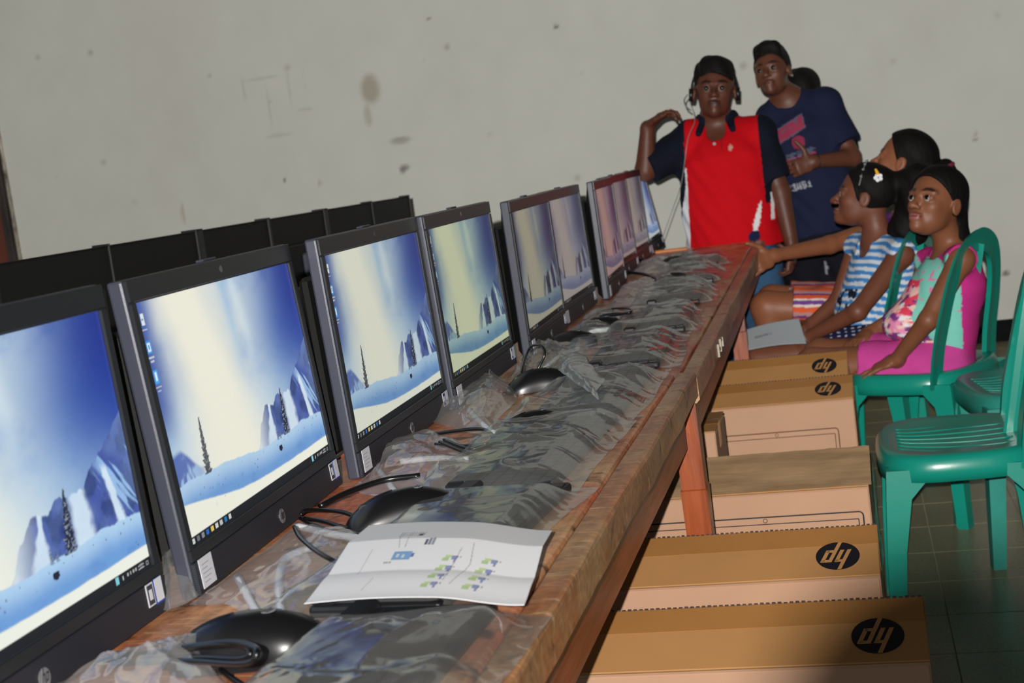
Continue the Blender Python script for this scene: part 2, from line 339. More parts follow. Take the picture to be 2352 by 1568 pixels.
# ---------------------------------------------------------------- screens
def wallpaper(u, v):
    x = u; y = v; A = 16 / 9
    c = np.tile(L3(38, 74, 168), (len(u), 1))
    w1 = fbm(x * 3.2 + 1, y * 2.2, 41, 5); w2 = fbm(x * 7, y * 5, 51, 5)
    c = mix(c, L3(24, 44, 138), sm(.55, 1, x) * sm(.35, 1, y)); c = mix(c, L3(22, 52, 150), sm(.35, 0, x) * sm(.2, .9, y))
    # broad cream beam
    bc = .16 + .16 * (1 - y) + .03 * (w1 - .5); bw = .20 + .05 * (1 - y)
    q = (x - (.27 + .10 * (1 - y))) / (.23 + .07 * (1 - y)) + .5 * (w1 - .5) + .25 * (w2 - .5)
    beam = np.exp(-np.abs(q) ** 2.6 * 1.25)
    c = mix(c, L3(120, 170, 222), np.clip(np.exp(-np.abs((x - .36) / .42 + .5 * (w1 - .5)) ** 3), 0, 1) * .85)
    cl = sm(.38, .62, w2 * .6 + w1 * .4) * sm(1.05, .45, x) * sm(.1, .5, y + .2)
    lower = sm(.75, .35, y)
    c = mix(c, L3(176, 206, 232), np.clip(lower * sm(1.2, .45, x + .3 * (w1 - .5)) + .15 * cl, 0, 1) * .95)
    c = mix(c, L3(214, 224, 230), np.clip(sm(.62, .30, y) * sm(.95, .35, x + .3 * (w1 - .5)) * sm(.02, .2, x), 0, 1) * .9)
    c = mix(c, L3(206, 216, 220), np.clip(cl * sm(.2, .55, x) * sm(.95, .6, x + .2 * (1 - y)) * .8, 0, 1))
    c = mix(c, L3(238, 236, 222), np.clip(beam * 1.05, 0, 1))
    c = mix(c, L3(30, 66, 160), .8 * sm(.115, .0, x + .05 * (w1 - .5)) * sm(.35, .6, y))
    # thin streak down from the top
    c = mix(c, L3(150, 190, 226), .55 * np.exp(-((x - .50 - .06 * (1 - y)) / .03) ** 2) * sm(.45, .9, y)); c = mix(c, L3(215, 228, 236), .6 * np.exp(-((x - .56 - .10 * (1 - y)) / .035) ** 2) * sm(.4, .8, y))
    # blue hills at lower left
    hl = .40 + .05 * np.sin(x * 40) * .2 - .9 * np.maximum(x - .06, 0) + .08 * (w2 - .5)
    f = sm(.0, -.03, y - hl) * sm(.2, .1, x); c = mix(c, L3(70, 96, 176), f * .9); c = mix(c, L3(160, 190, 226), f * sm(.55, .7, fbm(x * 30, y * 8, 61)))
    # mountain at right
    rdg = np.interp(x, [.5, .54, .60, .66, .71, .735, .80, .84, .89, .94, 1.0], [.20, .30, .375, .375, .41, .395, .40, .45, .50, .55, .62]) + .03 * (fbm(x * 60, x * 0, 71) - .5)
    f = sm(.004, -.004, y - rdg)
    mcol = np.tile(L3(66, 84, 160), (len(u), 1)); n = fbm(x * 16, y * 10, 81, 5)
    mcol = mix(mcol, L3(38, 56, 122), sm(.45, .6, n)); mcol = mix(mcol, L3(150, 186, 228), sm(.60, .68, fbm(x * 26 + y * 12, y * 5, 83, 4)) * sm(.82, .9, x))
    xw = x + .022 * (fbm(x * 14, y * 9, 121, 4) - .5) + .012 * (fbm(x * 50, y * 30, 123, 3) - .5)
    def poly_strip(xc, wd):
        return sm(wd * 1.1, wd * .5, np.abs(xw - xc))
    s1 = poly_strip(.765 + .05 * (.42 - y), .035 + .03 * np.clip(.40 - y, 0, 1) * 2); s2 = poly_strip(.895 + .12 * (.42 - y), .010 + .06 * np.clip(.43 - y, 0, 1)); s2 = s2 * sm(.46, .42, y)
    s3 = poly_strip(.625 - .18 * (.34 - y), .012 + .22 * np.clip(.34 - y, 0, 1))
    for s_ in (s1, s2, s3): mcol = mix(mcol, L3(214, 228, 242), np.clip(s_, 0, 1))
    c = mix(c, mcol, f)
    c = mix(c, L3(225, 232, 238), .9 * sm(.64, .50, x + .05 * (w2 - .5)) * f); c = mix(c, L3(150, 180, 220), .25 * f * sm(.3, .7, w2))
    # snow bank and foreground
    top = .245 - .045 * x + .018 * (fbm(x * 18, x * 0 + 2, 91) - .5) + .012 * np.sin(x * 9) + .016 * sm(.78, .95, x) * fbm(x * 90, x * 0, 97)
    f = sm(.003, -.003, y - top); bank = np.tile(L3(176, 206, 236), (len(u), 1)); bank = mix(bank, L3(110, 156, 214), sm(.0, .11, top - y)); bank = mix(bank, L3(92, 134, 200), .5 * sm(.5, .9, fbm(x * 14, y * 20, 93)) * sm(.02, .08, top - y))
    c = mix(c, bank, f)
    low = np.interp(x, [0, .17, .32, .45, .6, .8, 1], [.172, .135, .10, .085, .08, .082, .085]) + .006 * (fbm(x * 20, y * 3, 95) - .5)
    c = mix(c, L3(238, 238, 226), sm(.004, -.004, y - low))
    c = mix(c, L3(170, 180, 190), .6 * sm(.6, .75, fbm(x * 60, y * 60, 99)) * sm(.02, .0, np.abs(x - .17 - .1 * (y - .08))) * sm(.035, .05, y) * sm(.12, .1, y))
    for k in range(26):
        r_ = random.Random(k); px = r_.random(); py = .10 + .11 * r_.random(); c = mix(c, L3(60, 70, 100), .75 * (np.hypot((x - px) * A, y - py) < .0035))
    c = mix(c, L3(26, 30, 52), (np.hypot((x - .645) * A, (y - .163)) < .014 + .010 * fbm(x * 90, y * 90, 33, 2)) * (y < .172) * 1.)
    # fir trees
    for tx, tb, th, wd, lean in ((.178, .235, .24, .022, .012), (.712, .205, .225, .026, .015), (.64, .20, .05, .008, 0), (.66, .20, .035, .006, 0)):
        t = (y - tb) / th; cx = tx + lean * t; jag = .45 + .55 * np.abs(((t * 9 + .35 * np.sign(x - cx)) % 1) - .0); n = fbm(x * 220, y * 160, 107, 2)
        inside = (t > 0) & (t < 1) & (np.abs(x - cx) < wd * (1 - t) ** .8 * jag * (.55 + .8 * n) + .0018)
        c = mix(c, L3(28, 34, 46), inside * (.9 if th > .1 else .5)); c = mix(c, L3(150, 160, 175), inside * (n > .66) * .8)
    # taskbar
    tb = y < .036; c = mix(c, L3(18, 24, 30), tb * 1.)
    def rect(x0, x1, y0, y1, col, k=1.):
        nonlocal c
        c = mix(c, L3(*col), ((x > x0) & (x < x1) & (y > y0) & (y < y1)) * k)
    for i, col in enumerate([(235, 235, 235), (120, 125, 130), (150, 155, 160), (40, 110, 220), (235, 205, 110), (220, 220, 215), (200, 200, 200), (30, 130, 200), (225, 225, 225)]):
        rect(.012 + i * .027, .026 + i * .027, .008, .030, col)
        rect(.017 + i * .027, .021 + i * .027, .014, .024, (18, 24, 30), .5)
    rect(.848, .860, .006, .032, (130, 200, 215)); rect(.875, .880, .010, .026, (190, 190, 190))
    for xx in (.897, .909, .921, .933): rect(xx, xx + .006, .012, .024, (170, 170, 170))
    for yy in (.009, .021): rect(.945, .972, yy, yy + .004, (170, 170, 170)); rect(.952, .968, yy + .004, yy + .007, (150, 150, 150), .6)
    rect(.982, .992, .011, .025, (150, 150, 150)); rect(.984, .990, .014, .022, (18, 24, 30))
    # desktop icons
    rect(.018, .034, .905, .955, (226, 232, 236)); rect(.021, .031, .925, .935, (90, 140, 190)); rect(.014, .038, .885, .891, (225, 225, 225), .8)
    rect(.014, .040, .790, .845, (60, 150, 225)); rect(.019, .034, .800, .836, (226, 240, 250)); rect(.024, .030, .808, .828, (60, 150, 225)); rect(.012, .042, .772, .778, (220, 220, 220), .8); rect(.018, .036, .757, .762, (220, 220, 220), .8)
    rect(.017, .039, .670, .725, (70, 165, 235)); rect(.024, .032, .680, .715, (230, 242, 250)); rect(.012, .044, .652, .658, (220, 220, 220), .8); rect(.018, .036, .637, .642, (220, 220, 220), .8)
    return c
SW, SH = .447, .2515; MW, MHt, MT = .472, .325, .040
scr_me = grid_mesh('screen_picture', 449, 253, lambda u, v: (0 * u, u * SW, v * SH), wallpaper)
def screen_mat(name, tint, strength, sat=1.0, gam=1.0):
    m = bpy.data.materials.new(name); m.use_nodes = True; N = m.node_tree.nodes; L = m.node_tree.links
    b = N['Principled BSDF']; b.inputs['Base Color'].default_value = (.01, .01, .012, 1); b.inputs['Roughness'].default_value = .42; b.inputs['Specular IOR Level'].default_value = .3
    a = N.new('ShaderNodeAttribute'); a.attribute_name = 'Col'; hs = N.new('ShaderNodeHueSaturation'); hs.inputs['Saturation'].default_value = sat
    g = N.new('ShaderNodeGamma'); g.inputs['Gamma'].default_value = gam; L.new(a.outputs['Color'], g.inputs['Color']); L.new(g.outputs[0], hs.inputs['Color'])
    mx = N.new('ShaderNodeMix'); mx.data_type = 'RGBA'; mx.blend_type = 'MULTIPLY'; mx.inputs['Factor'].default_value = 1; mx.inputs['B'].default_value = (*tint, 1)
    L.new(hs.outputs[0], mx.inputs['A']); L.new(mx.outputs['Result'], b.inputs['Emission Color']); b.inputs['Emission Strength'].default_value = strength
    return m
PL = mat('monitor_plastic', (62, 65, 78), .42, .5, bump=.04, bscale=400)
PLf = mat('monitor_bezel', (38, 41, 45), .35, .5); PLb = mat('monitor_back_plastic', (26, 27, 27), .6, .35, bump=.05, bscale=300)
def grill_mat():
    m = mat('speaker_grill', (40, 43, 52), .5, .5); N = m.node_tree.nodes; L = m.node_tree.links
    tc = N.new('ShaderNodeTexCoord'); wv = N.new('ShaderNodeTexWave'); wv.bands_direction = 'Z'; wv.inputs['Scale'].default_value = 150; L.new(tc.outputs['Object'], wv.inputs[0])
    bp = N.new('ShaderNodeBump'); bp.inputs['Strength'].default_value = .5; bp.inputs['Distance'].default_value = .0006; L.new(wv.outputs[0], bp.inputs['Height']); L.new(bp.outputs[0], m.node_tree.nodes['Principled BSDF'].inputs['Normal']); return m
GR = grill_mat(); SIL = mat('logo_silver', (170, 172, 178), .3, .5, .6); STW = mat('sticker_white', (222, 224, 232), .5); STK = mat('sticker_ink', (60, 62, 74), .6); STB = mat('sticker_blue', (40, 70, 160), .5)
def logo_polys():
    "the letters of the round emblem, upright, in a unit disc: slanted h and p"
    sh = lambda pts: [(x + y * .36, y) for x, y in pts]
    H = [sh([(-.46, -.42), (-.28, -.42), (-.28, .98), (-.46, .98)]), sh([(-.28, .28), (.02, .28), (.02, .44), (-.28, .44)]), sh([(-.14, -.42), (.04, -.42), (.04, .42), (-.14, .42)])]
    Pp = [sh([(.16, -1.02), (.34, -1.02), (.34, .44), (.16, .44)]), sh([(.34, .28), (.62, .28), (.62, .44), (.34, .44)]), sh([(.50, -.42), (.68, -.42), (.68, .42), (.50, .42)]), sh([(.34, -.42), (.62, -.42), (.62, -.26), (.34, -.26)])]
    cl = lambda P: [(x - .03, y) for x, y in P]
    return [cl(P) for P in H + Pp]
LOGO = logo_polys()
def clip_disc(P):
    out = []
    n = len(P)
    for i in range(n):
        a, b = P[i], P[(i + 1) % n]
        for k in range(8):
            x = a[0] + (b[0] - a[0]) * k / 8; y = a[1] + (b[1] - a[1]) * k / 8; r = math.hypot(x, y)
            if r > 1: x /= r; y /= r
            out.append((x, y))
    return out
def logo(parent, M, r, md, ml, name='logo', th=.0006):
    b = MB(); b.prism([(math.cos(a) * r, math.sin(a) * r) for a in np.linspace(0, 2 * math.pi, 48, endpoint=False)], 0, th, M); o1 = b.build(name, md, parent)
    b = MB()
    for P in LOGO: b.prism([(x * r, y * r) for x, y in clip_disc(P)], th * .5, th * 1.7, M)
    b.build('logo_letters', ml, o1 if parent.type != 'MESH' else parent); return o1
def make_monitor(smat, full=True):
    r = bpy.data.objects.new('monitor', None); COL.objects.link(r); r.empty_display_size = .05
    # local frame: x = out of the screen, y along the width, z up
    b = MB().box((-.021, 0, 0), (-.004, MW, MHt), .003, seg=2); b.build('casing', PL, r)
    b = MB(); V = [[b.bm.verts.new((x, y, z)) for y, z in ((i_, j_), (MW - i_, j_), (MW - i_, MHt - k_), (i_, MHt - k_))] for x, i_, j_, k_ in ((-.020, .006, .004, .006), (-.028, .030, .006, .03), (-MT, .06, .012, .08))]
    for i in range(2):
        for j in range(4): b.bm.faces.new((V[i][j], V[i][(j + 1) % 4], V[i + 1][(j + 1) % 4], V[i + 1][j]))
    b.bm.faces.new(V[0]); b.bm.faces.new(V[-1]); b.build('rear_cover', PLb, r)
    b = MB(); bz = .0125; zb = .048; zt = MHt - .0245
    b.box((-.004, 0.001, zt + .001), (0, MW - .001, MHt - .001), .0008); b.box((-.004, .001, zb - .012), (0, MW - .001, zb), .0008)
    b.box((-.004, .001, zb), (0, bz, zt), .0008); b.box((-.004, MW - bz, zb), (0, MW - .001, zt), .0008); b.build('bezel', PLf, r)
    s = link('screen', scr_me.copy(), None, r); s.data.materials.clear(); s.data.materials.append(smat); s.location = (-.0035, (MW - SW) / 2, zb + .0005)
    g = MB().box((-.004, .001, .001), (.001, MW - .001, zb - .0125), .001).build('speaker_grill', GR, r)
    Mx = lambda y, z: Matrix.Translation((.0012, y, z)) @ Matrix(((0, 0, 1, 0), (1, 0, 0, 0), (0, 1, 0, 0), (0, 0, 0, 1)))
    logo(r, Mx(MW * .52, .018), .0085, SIL, PLf, 'emblem', .0005)
    t = MB().box((.001, .010, .006), (.0016, .042, .036)).build('serial_sticker', STW, r); b = MB()
    for k in range(5): b.box((.0016, .014, .011 + k * .0045), (.0018, .028 + (k * 7 % 3) * .004, .0119 + k * .0045))
    b.build('print', mat('sticker_faint_ink', (168, 170, 180), .6), t)
    t = MB().box((.001, MW - .040, .014), (.0016, MW - .026, .036)).build('energy_sticker', STW, r); MB().box((.0016, MW - .0385, .0155), (.0018, MW - .0275, .0345)).build('dark_panel', STK, t); MB().box((.0018, MW - .036, .020), (.0020, MW - .030, .030)).build('mark', STW, t)
    t = MB().box((.001, MW - .024, .012), (.0016, MW - .008, .037)).build('spec_sticker', STB, r); MB().box((.0016, MW - .023, .014), (.0018, MW - .0085, .0365)).build('white_panel', STW, t)
    MB().tube([(-.001, MW / 2, MHt - .012), (.0006, MW / 2, MHt - .012)], .004, 16).build('webcam', mat('webcam_glass', (70, 72, 76), .1, .8), r)
    MB().box((-.020, MW * .46, MHt), (-.010, MW * .54, MHt + .003), .001).build('webcam_tab', PL, r)
    MB().box((-MT - .012, .03, .03), (-MT, MW - .03, MHt - .05), .006).build('rear_hump', PLb, r)
    b = MB().tube(spline([(-MT + .01, MW * .3, .14), (-MT - .09, MW * .3, .05), (-MT - .13, MW * .3, .006), (-MT - .13, MW * .7, .006), (-MT - .09, MW * .7, .05), (-MT + .01, MW * .7, .14)], 6), .006, 8); b.build('rear_stand', PL, r, True)
    return r
# x, y of the lower front left corner, turn, lean, picture tint, strength
MON = [(-.679, .752, .012, 2.5, (.96, 1.0, 1.0), 1.0, 1.0, 1.0, 'nearest monitor of the front row, cut by the left frame edge'),
       (-.665, 1.252, .042, 4.4, (1.0, 1.0, .97), .95, 1.0, 1.0, 'second monitor of the front row, its bright snowy screen above the white paper'),
       (-.664, 1.745, .018, 2.2, (.90, .93, .88), .80, .95, 1.05, 'third monitor of the front row, full screen with cables and a bag before it'),
       (-.662, 2.222, .015, 2.2, (.72, .78, .60), .72, .9, 1.1, 'fourth monitor of the front row, yellowish snowy screen, last before the gap'),
       (-.660, 2.800, .035, 1.2, (.56, .54, .46), .56, .75, 1.35, 'fifth monitor of the front row, dim screen, its black side showing after the gap'),
       (-.682, 3.285, .012, 2.0, (.48, .43, .44), .60, .6, 1.15, 'sixth monitor of the front row, dim greyish screen turned away'),
       (-.664, 3.830, .05, 1.2, (.56, .36, .36), .55, .7, 1.25, 'seventh monitor of the front row, reddish dim screen with a light grey side'),
       (-.718, 4.320, .0, 1.5, (.48, .40, .40), .52, .5, 1.2, 'eighth monitor of the front row, narrow mauve grey screen'),
       (-.738, 4.800, .0, 1.5, (.52, .48, .45), .50, .35, 1.2, 'ninth monitor of the front row, narrow beige grey screen beside the last one'),
       (-.735, 5.285, .03, 9.0, (.66, .70, .80), .72, .7, 1.1, 'last monitor of the front row, pale screen under the elbow of the red shirted man')]
for i, (x, y, rz, lean, tint, st, sat, gam, lab) in enumerate(MON):
    zt = TZ1 if y < 2.39 else TZ2
    r = make_monitor(screen_mat('screen_glow_%d' % i, tint, st, sat, gam))
    r.location = (x, y, zt + .0015); r.rotation_euler = (0, -math.radians(lean), rz); tag(r, lab, 'monitor', 'all-in-one computers of the front row')
# back row: same machines facing away, dark backs towards us
BR = [(2.72, 0), (3.185, 0), (3.64, 0), (4.12, .01), (4.60, 0), (5.10, .0), (2.24, 0)]
BL = ['second dark monitor back from the left in the rear row', 'third dark monitor back from the left in the rear row', 'fourth dark monitor back from the left in the rear row',
      'fifth dark monitor back from the left, seen above the third front monitor', 'next to last dark monitor back at the right of the rear row', 'last dark monitor back at the right end of the rear row', 'leftmost dark monitor back in the rear row, at the left frame edge']
BR = [(y, r, l) for (y, r), l in zip([(2.61, 0), (3.085, 0), (3.585, .01), (4.07, 0), (4.575, 0.0), (5.05, .0), (2.13, 0)], BL)]
scr_off = mat('screen_rear_row', (30, 40, 60), .3)
first = None
for y, rz, lab in BR:
    r = bpy.data.objects.new('monitor', None); COL.objects.link(r); r.empty_display_size = .05
    if first is None:
        MB().box((-.004, 0, 0), (-MT, MW, MHt), .005, seg=2).build('casing', PLb, r)
        MB().box((-.004, .001, .001), (0, MW - .001, MHt - .001), .001).build('bezel', PLf, r)
        MB().box((0, .012, .048), (.0006, MW - .012, MHt - .02)).build('screen', scr_off, r)
        MB().box((-MT - .010, .06, .05), (-MT + .001, MW - .06, MHt - .09), .008).build('rear_cover', PLb, r)
        MB().box((-MT - .030, MW * .42, .06), (-MT - .009, MW * .58, .2), .006).build('stand_mount', PL, r)
        MB().tube(spline([(-MT - .02, MW * .3, .10), (-MT - .09, MW * .3, .045), (-MT - .12, MW * .3, .008), (-MT - .12, MW * .7, .008), (-MT - .09, MW * .7, .045), (-MT - .02, MW * .7, .10)], 5), .006, 6).build('rear_stand', PL, r)
        first = r
    else:
        for ch in first.children: c = ch.copy(); COL.objects.link(c); c.parent = r
    # rotate 180: screen faces -x
    r.location = (-1.77, y + MW, TZ1 + .0015); r.rotation_euler = (0, math.radians(0), math.pi + rz)
    tag(r, lab, 'monitor', 'all-in-one computers of the rear row')

# ---------------------------------------------------------------- cartons
CB = mat('cardboard', (194, 153, 124), .75, .25, var=.08, vscale=5, bump=.05, bscale=40)
CT = mat('cardboard_flap', (188, 138, 86), .7, .25, var=.1, vscale=4)
TP = mat('tan_tape', (176, 124, 70), .28, .5, var=.12, vscale=6); TG = mat('clear_brown_tape', (180, 148, 112), .10, .6, var=.35, vscale=9, bump=.5, bscale=14, stretch=(.4, 3, 1))
INK = mat('black_ink', (20, 18, 26), .6); INB = mat('brown_ink', (96, 62, 46), .7); CUT = mat('cut_cardboard_edge', (96, 78, 72), .8, var=.6, vscale=60)
def carton(label, xr, y0, L_=.56, th=.225, hz=.45, rise=.045, logos=((-.062, .40),), tape='tan', outline=None, group='brown computer cartons beside the table', skew=-.012):
    r = empty('carton', (xr, y0, 0), skew, label, 'box', group)
    MB().box((-L_, 0, 0), (0, th, hz), .003).build('carton_body', CB, r)
    # two top flaps meeting in a low ridge
    half = th / 2; ang = math.atan2(rise, half); sl = math.hypot(half, rise)
    M = Matrix.Translation((0, 0, hz + .0012)) @ Matrix.Rotation(ang, 4, 'X')
    f = MB().box((-L_, 0, 0), (0, sl, .0045), .001, M).build('top_flap', CT, r)
    M2 = Matrix.Translation((0, th, hz + .0012)) @ Matrix.Rotation(-ang, 4, 'X')
    MB().box((-L_, -sl, 0), (0, 0, .0045), .001, M2).build('top_flap', CT, r)
    MB().box((-L_, 0, -.007), (0, .0035, .0035), .001, M).build('fold_crease', CB, r)
    # corrugated cut edge along the ridge
    b = MB(); n = 70
    for k in range(n):
        x0 = -L_ + (k + .1) * L_ / n; b.box((x0, sl - .0005, .0003), (x0 + L_ / n * .62, sl + .0015, .006 + .0015 * random.random()), 0, M)
    o = b.build('corrugated_edge', CUT, r); o['kind'] = 'stuff'
    if tape == 'tan': MB().box((-L_ + .004, sl * .62, .0046), (-.001, sl + .001, .0050), 0, M).box((0, sl * .62, -.05), (.0006, sl, .005), 0, M).build('tape', TP, r)
    elif tape == 'clear':
        me = grid_mesh('tape', 60, 12, lambda u, v: (-L_ * .99 + u * L_ * 1.0, v * (sl + .004), .0052 + .0035 * (fbm(u * 30, v * 4, 77) - .3) + .003 * sm(.85, 1, v)))
        o = link('tape', me, TG, r, True); me.transform(M)
        me = grid_mesh('loose_film', 10, 14, lambda u, v: (.002 + .012 * fbm(v * 5, u * 3, 12), u * th * .9, hz + .02 - v * .26)); link('loose_film', me, FILM, r, True)
    for lx, ly in logos: logo(r, M @ Matrix.Translation((lx, sl * ly, .0053)) @ Matrix.Rotation(math.pi, 4, 'Z'), .0335, INK, CT, 'logo', .0004)
    if outline:
        x0, x1, z1, z0, m_, cx = outline
        b = MB(); t_ = .0028
        def rr(x0, x1, z0, z1, t_, rad):
            pts = []
            for cx_, cz_, a0 in ((x1 - rad, z1 - rad, 0), (x0 + rad, z1 - rad, 90), (x0 + rad, z0 + rad, 180), (x1 - rad, z0 + rad, 270)):
                for k in range(5):
                    a = math.radians(a0 + k * 22.5); pts.append((cx_ + rad * math.cos(a), -.0006, cz_ + rad * math.sin(a)))
            pts.append(pts[0]); b.tube(pts, t_ / 2, 4, flat=(1, .4))
        rr(x0, x1, z0, z1, t_, .008); rr(x0 + .009, x1 - .009, z0 + .05, z1 - .014, t_ * .7, .002)
        b.tube([(cx + .004 * math.cos(a), -.0006, z1 - .007 + .004 * math.sin(a)) for a in np.linspace(0, 6.283, 14)], .0006, 4)
        b.build('printed_outline', m_, r)
    return r
def film_mat(name, white=.18, gloss=.14, tint=(.92, .95, .95), rough=.12):
    m = bpy.data.materials.new(name); m.use_nodes = True; N = m.node_tree.nodes; L = m.node_tree.links
    for n in list(N):
        if n.type != 'OUTPUT_MATERIAL': N.remove(n)
    out = [n for n in N if n.type == 'OUTPUT_MATERIAL'][0]
    tr = N.new('ShaderNodeBsdfTransparent'); tr.inputs[0].default_value = (*tint, 1)
    df = N.new('ShaderNodeBsdfDiffuse'); df.inputs[0].default_value = (.80, .80, .80, 1)
    tl = N.new('ShaderNodeBsdfTranslucent'); tl.inputs[0].default_value = (.6, .6, .6, 1); ad = N.new('ShaderNodeMixShader'); ad.inputs[0].default_value = .35; L.new(df.outputs[0], ad.inputs[1]); L.new(tl.outputs[0], ad.inputs[2])
    gl = N.new('ShaderNodeBsdfGlossy'); gl.inputs['Roughness'].default_value = rough; gl.inputs[0].default_value = (1, 1, 1, 1)
    tc = N.new('ShaderNodeTexCoord'); nz = N.new('ShaderNodeTexNoise'); nz.inputs['Scale'].default_value = 16; nz.inputs['Detail'].default_value = 3; L.new(tc.outputs['Object'], nz.inputs[0])
    lw = N.new('ShaderNodeLayerWeight'); lw.inputs[0].default_value = .5
    ma = N.new('ShaderNodeMath'); ma.operation = 'MULTIPLY_ADD'; ma.inputs[1].default_value = .05 + white * .5; ma.inputs[2].default_value = white * .6; L.new(lw.outputs['Facing'], ma.inputs[0])
    mu = N.new('ShaderNodeMath'); mu.operation = 'MULTIPLY_ADD'; mu.use_clamp = True; mu.inputs[1].default_value = .04 + white * .3; L.new(nz.outputs['Fac'], mu.inputs[0]); L.new(ma.outputs[0], mu.inputs[2])
    m1 = N.new('ShaderNodeMixShader'); L.new(mu.outputs[0], m1.inputs[0]); L.new(tr.outputs[0], m1.inputs[1]); L.new(ad.outputs[0], m1.inputs[2])
    n2 = N.new('ShaderNodeTexNoise'); n2.inputs['Scale'].default_value = 13; n2.inputs['Detail'].default_value = 1.5; n2.inputs['Distortion'].default_value = 1.2; L.new(tc.outputs['Object'], n2.inputs[0])
    bp = N.new('ShaderNodeBump'); bp.inputs['Strength'].default_value = .6; bp.inputs['Distance'].default_value = .006; L.new(n2.outputs['Fac'], bp.inputs['Height']); L.new(bp.outputs[0], gl.inputs['Normal'])
    m2 = N.new('ShaderNodeMixShader'); m2.inputs[0].default_value = gloss; L.new(m1.outputs[0], m2.inputs[1]); L.new(gl.outputs[0], m2.inputs[2]); L.new(m2.outputs[0], out.inputs[0])
    return m
FILM = film_mat('clear_film', .11, .24, (.94, .98, .98), .075); FILMW = film_mat('milky_film', .26, .18, (.95, .95, .96), .09)
carton('nearest carton at the bottom of the photo, logo in the dark right corner', .040, 1.775)
carton('second carton from the front, bright front face and sharp round logo', -.012, 2.138)
carton('third carton from the front, top covered with shiny clear tape', -.020, 2.690, tape='clear', logos=(), outline=(-.52 + .06, -.015, .405, .05, INK, -.20), skew=-.02)
carton('fourth carton from the front, monitor outline printed on its face', -.042, 3.62, th=.20, hz=.445, rise=.04, logos=((-.062, .46),), outline=(-.36, -.045, .375, .05, INB, -.20), skew=-.02)
carton('farthest carton, behind the printed outline carton at the girl\'s hand', -.052, 3.86, th=.20, hz=.462, rise=.05, logos=((-.062, .46),))
r = carton('small olive taped carton under the table between the leg and the outlined carton', -.332, 3.02, L_=.26, th=.22, hz=.51, rise=.004, logos=(), skew=.0)
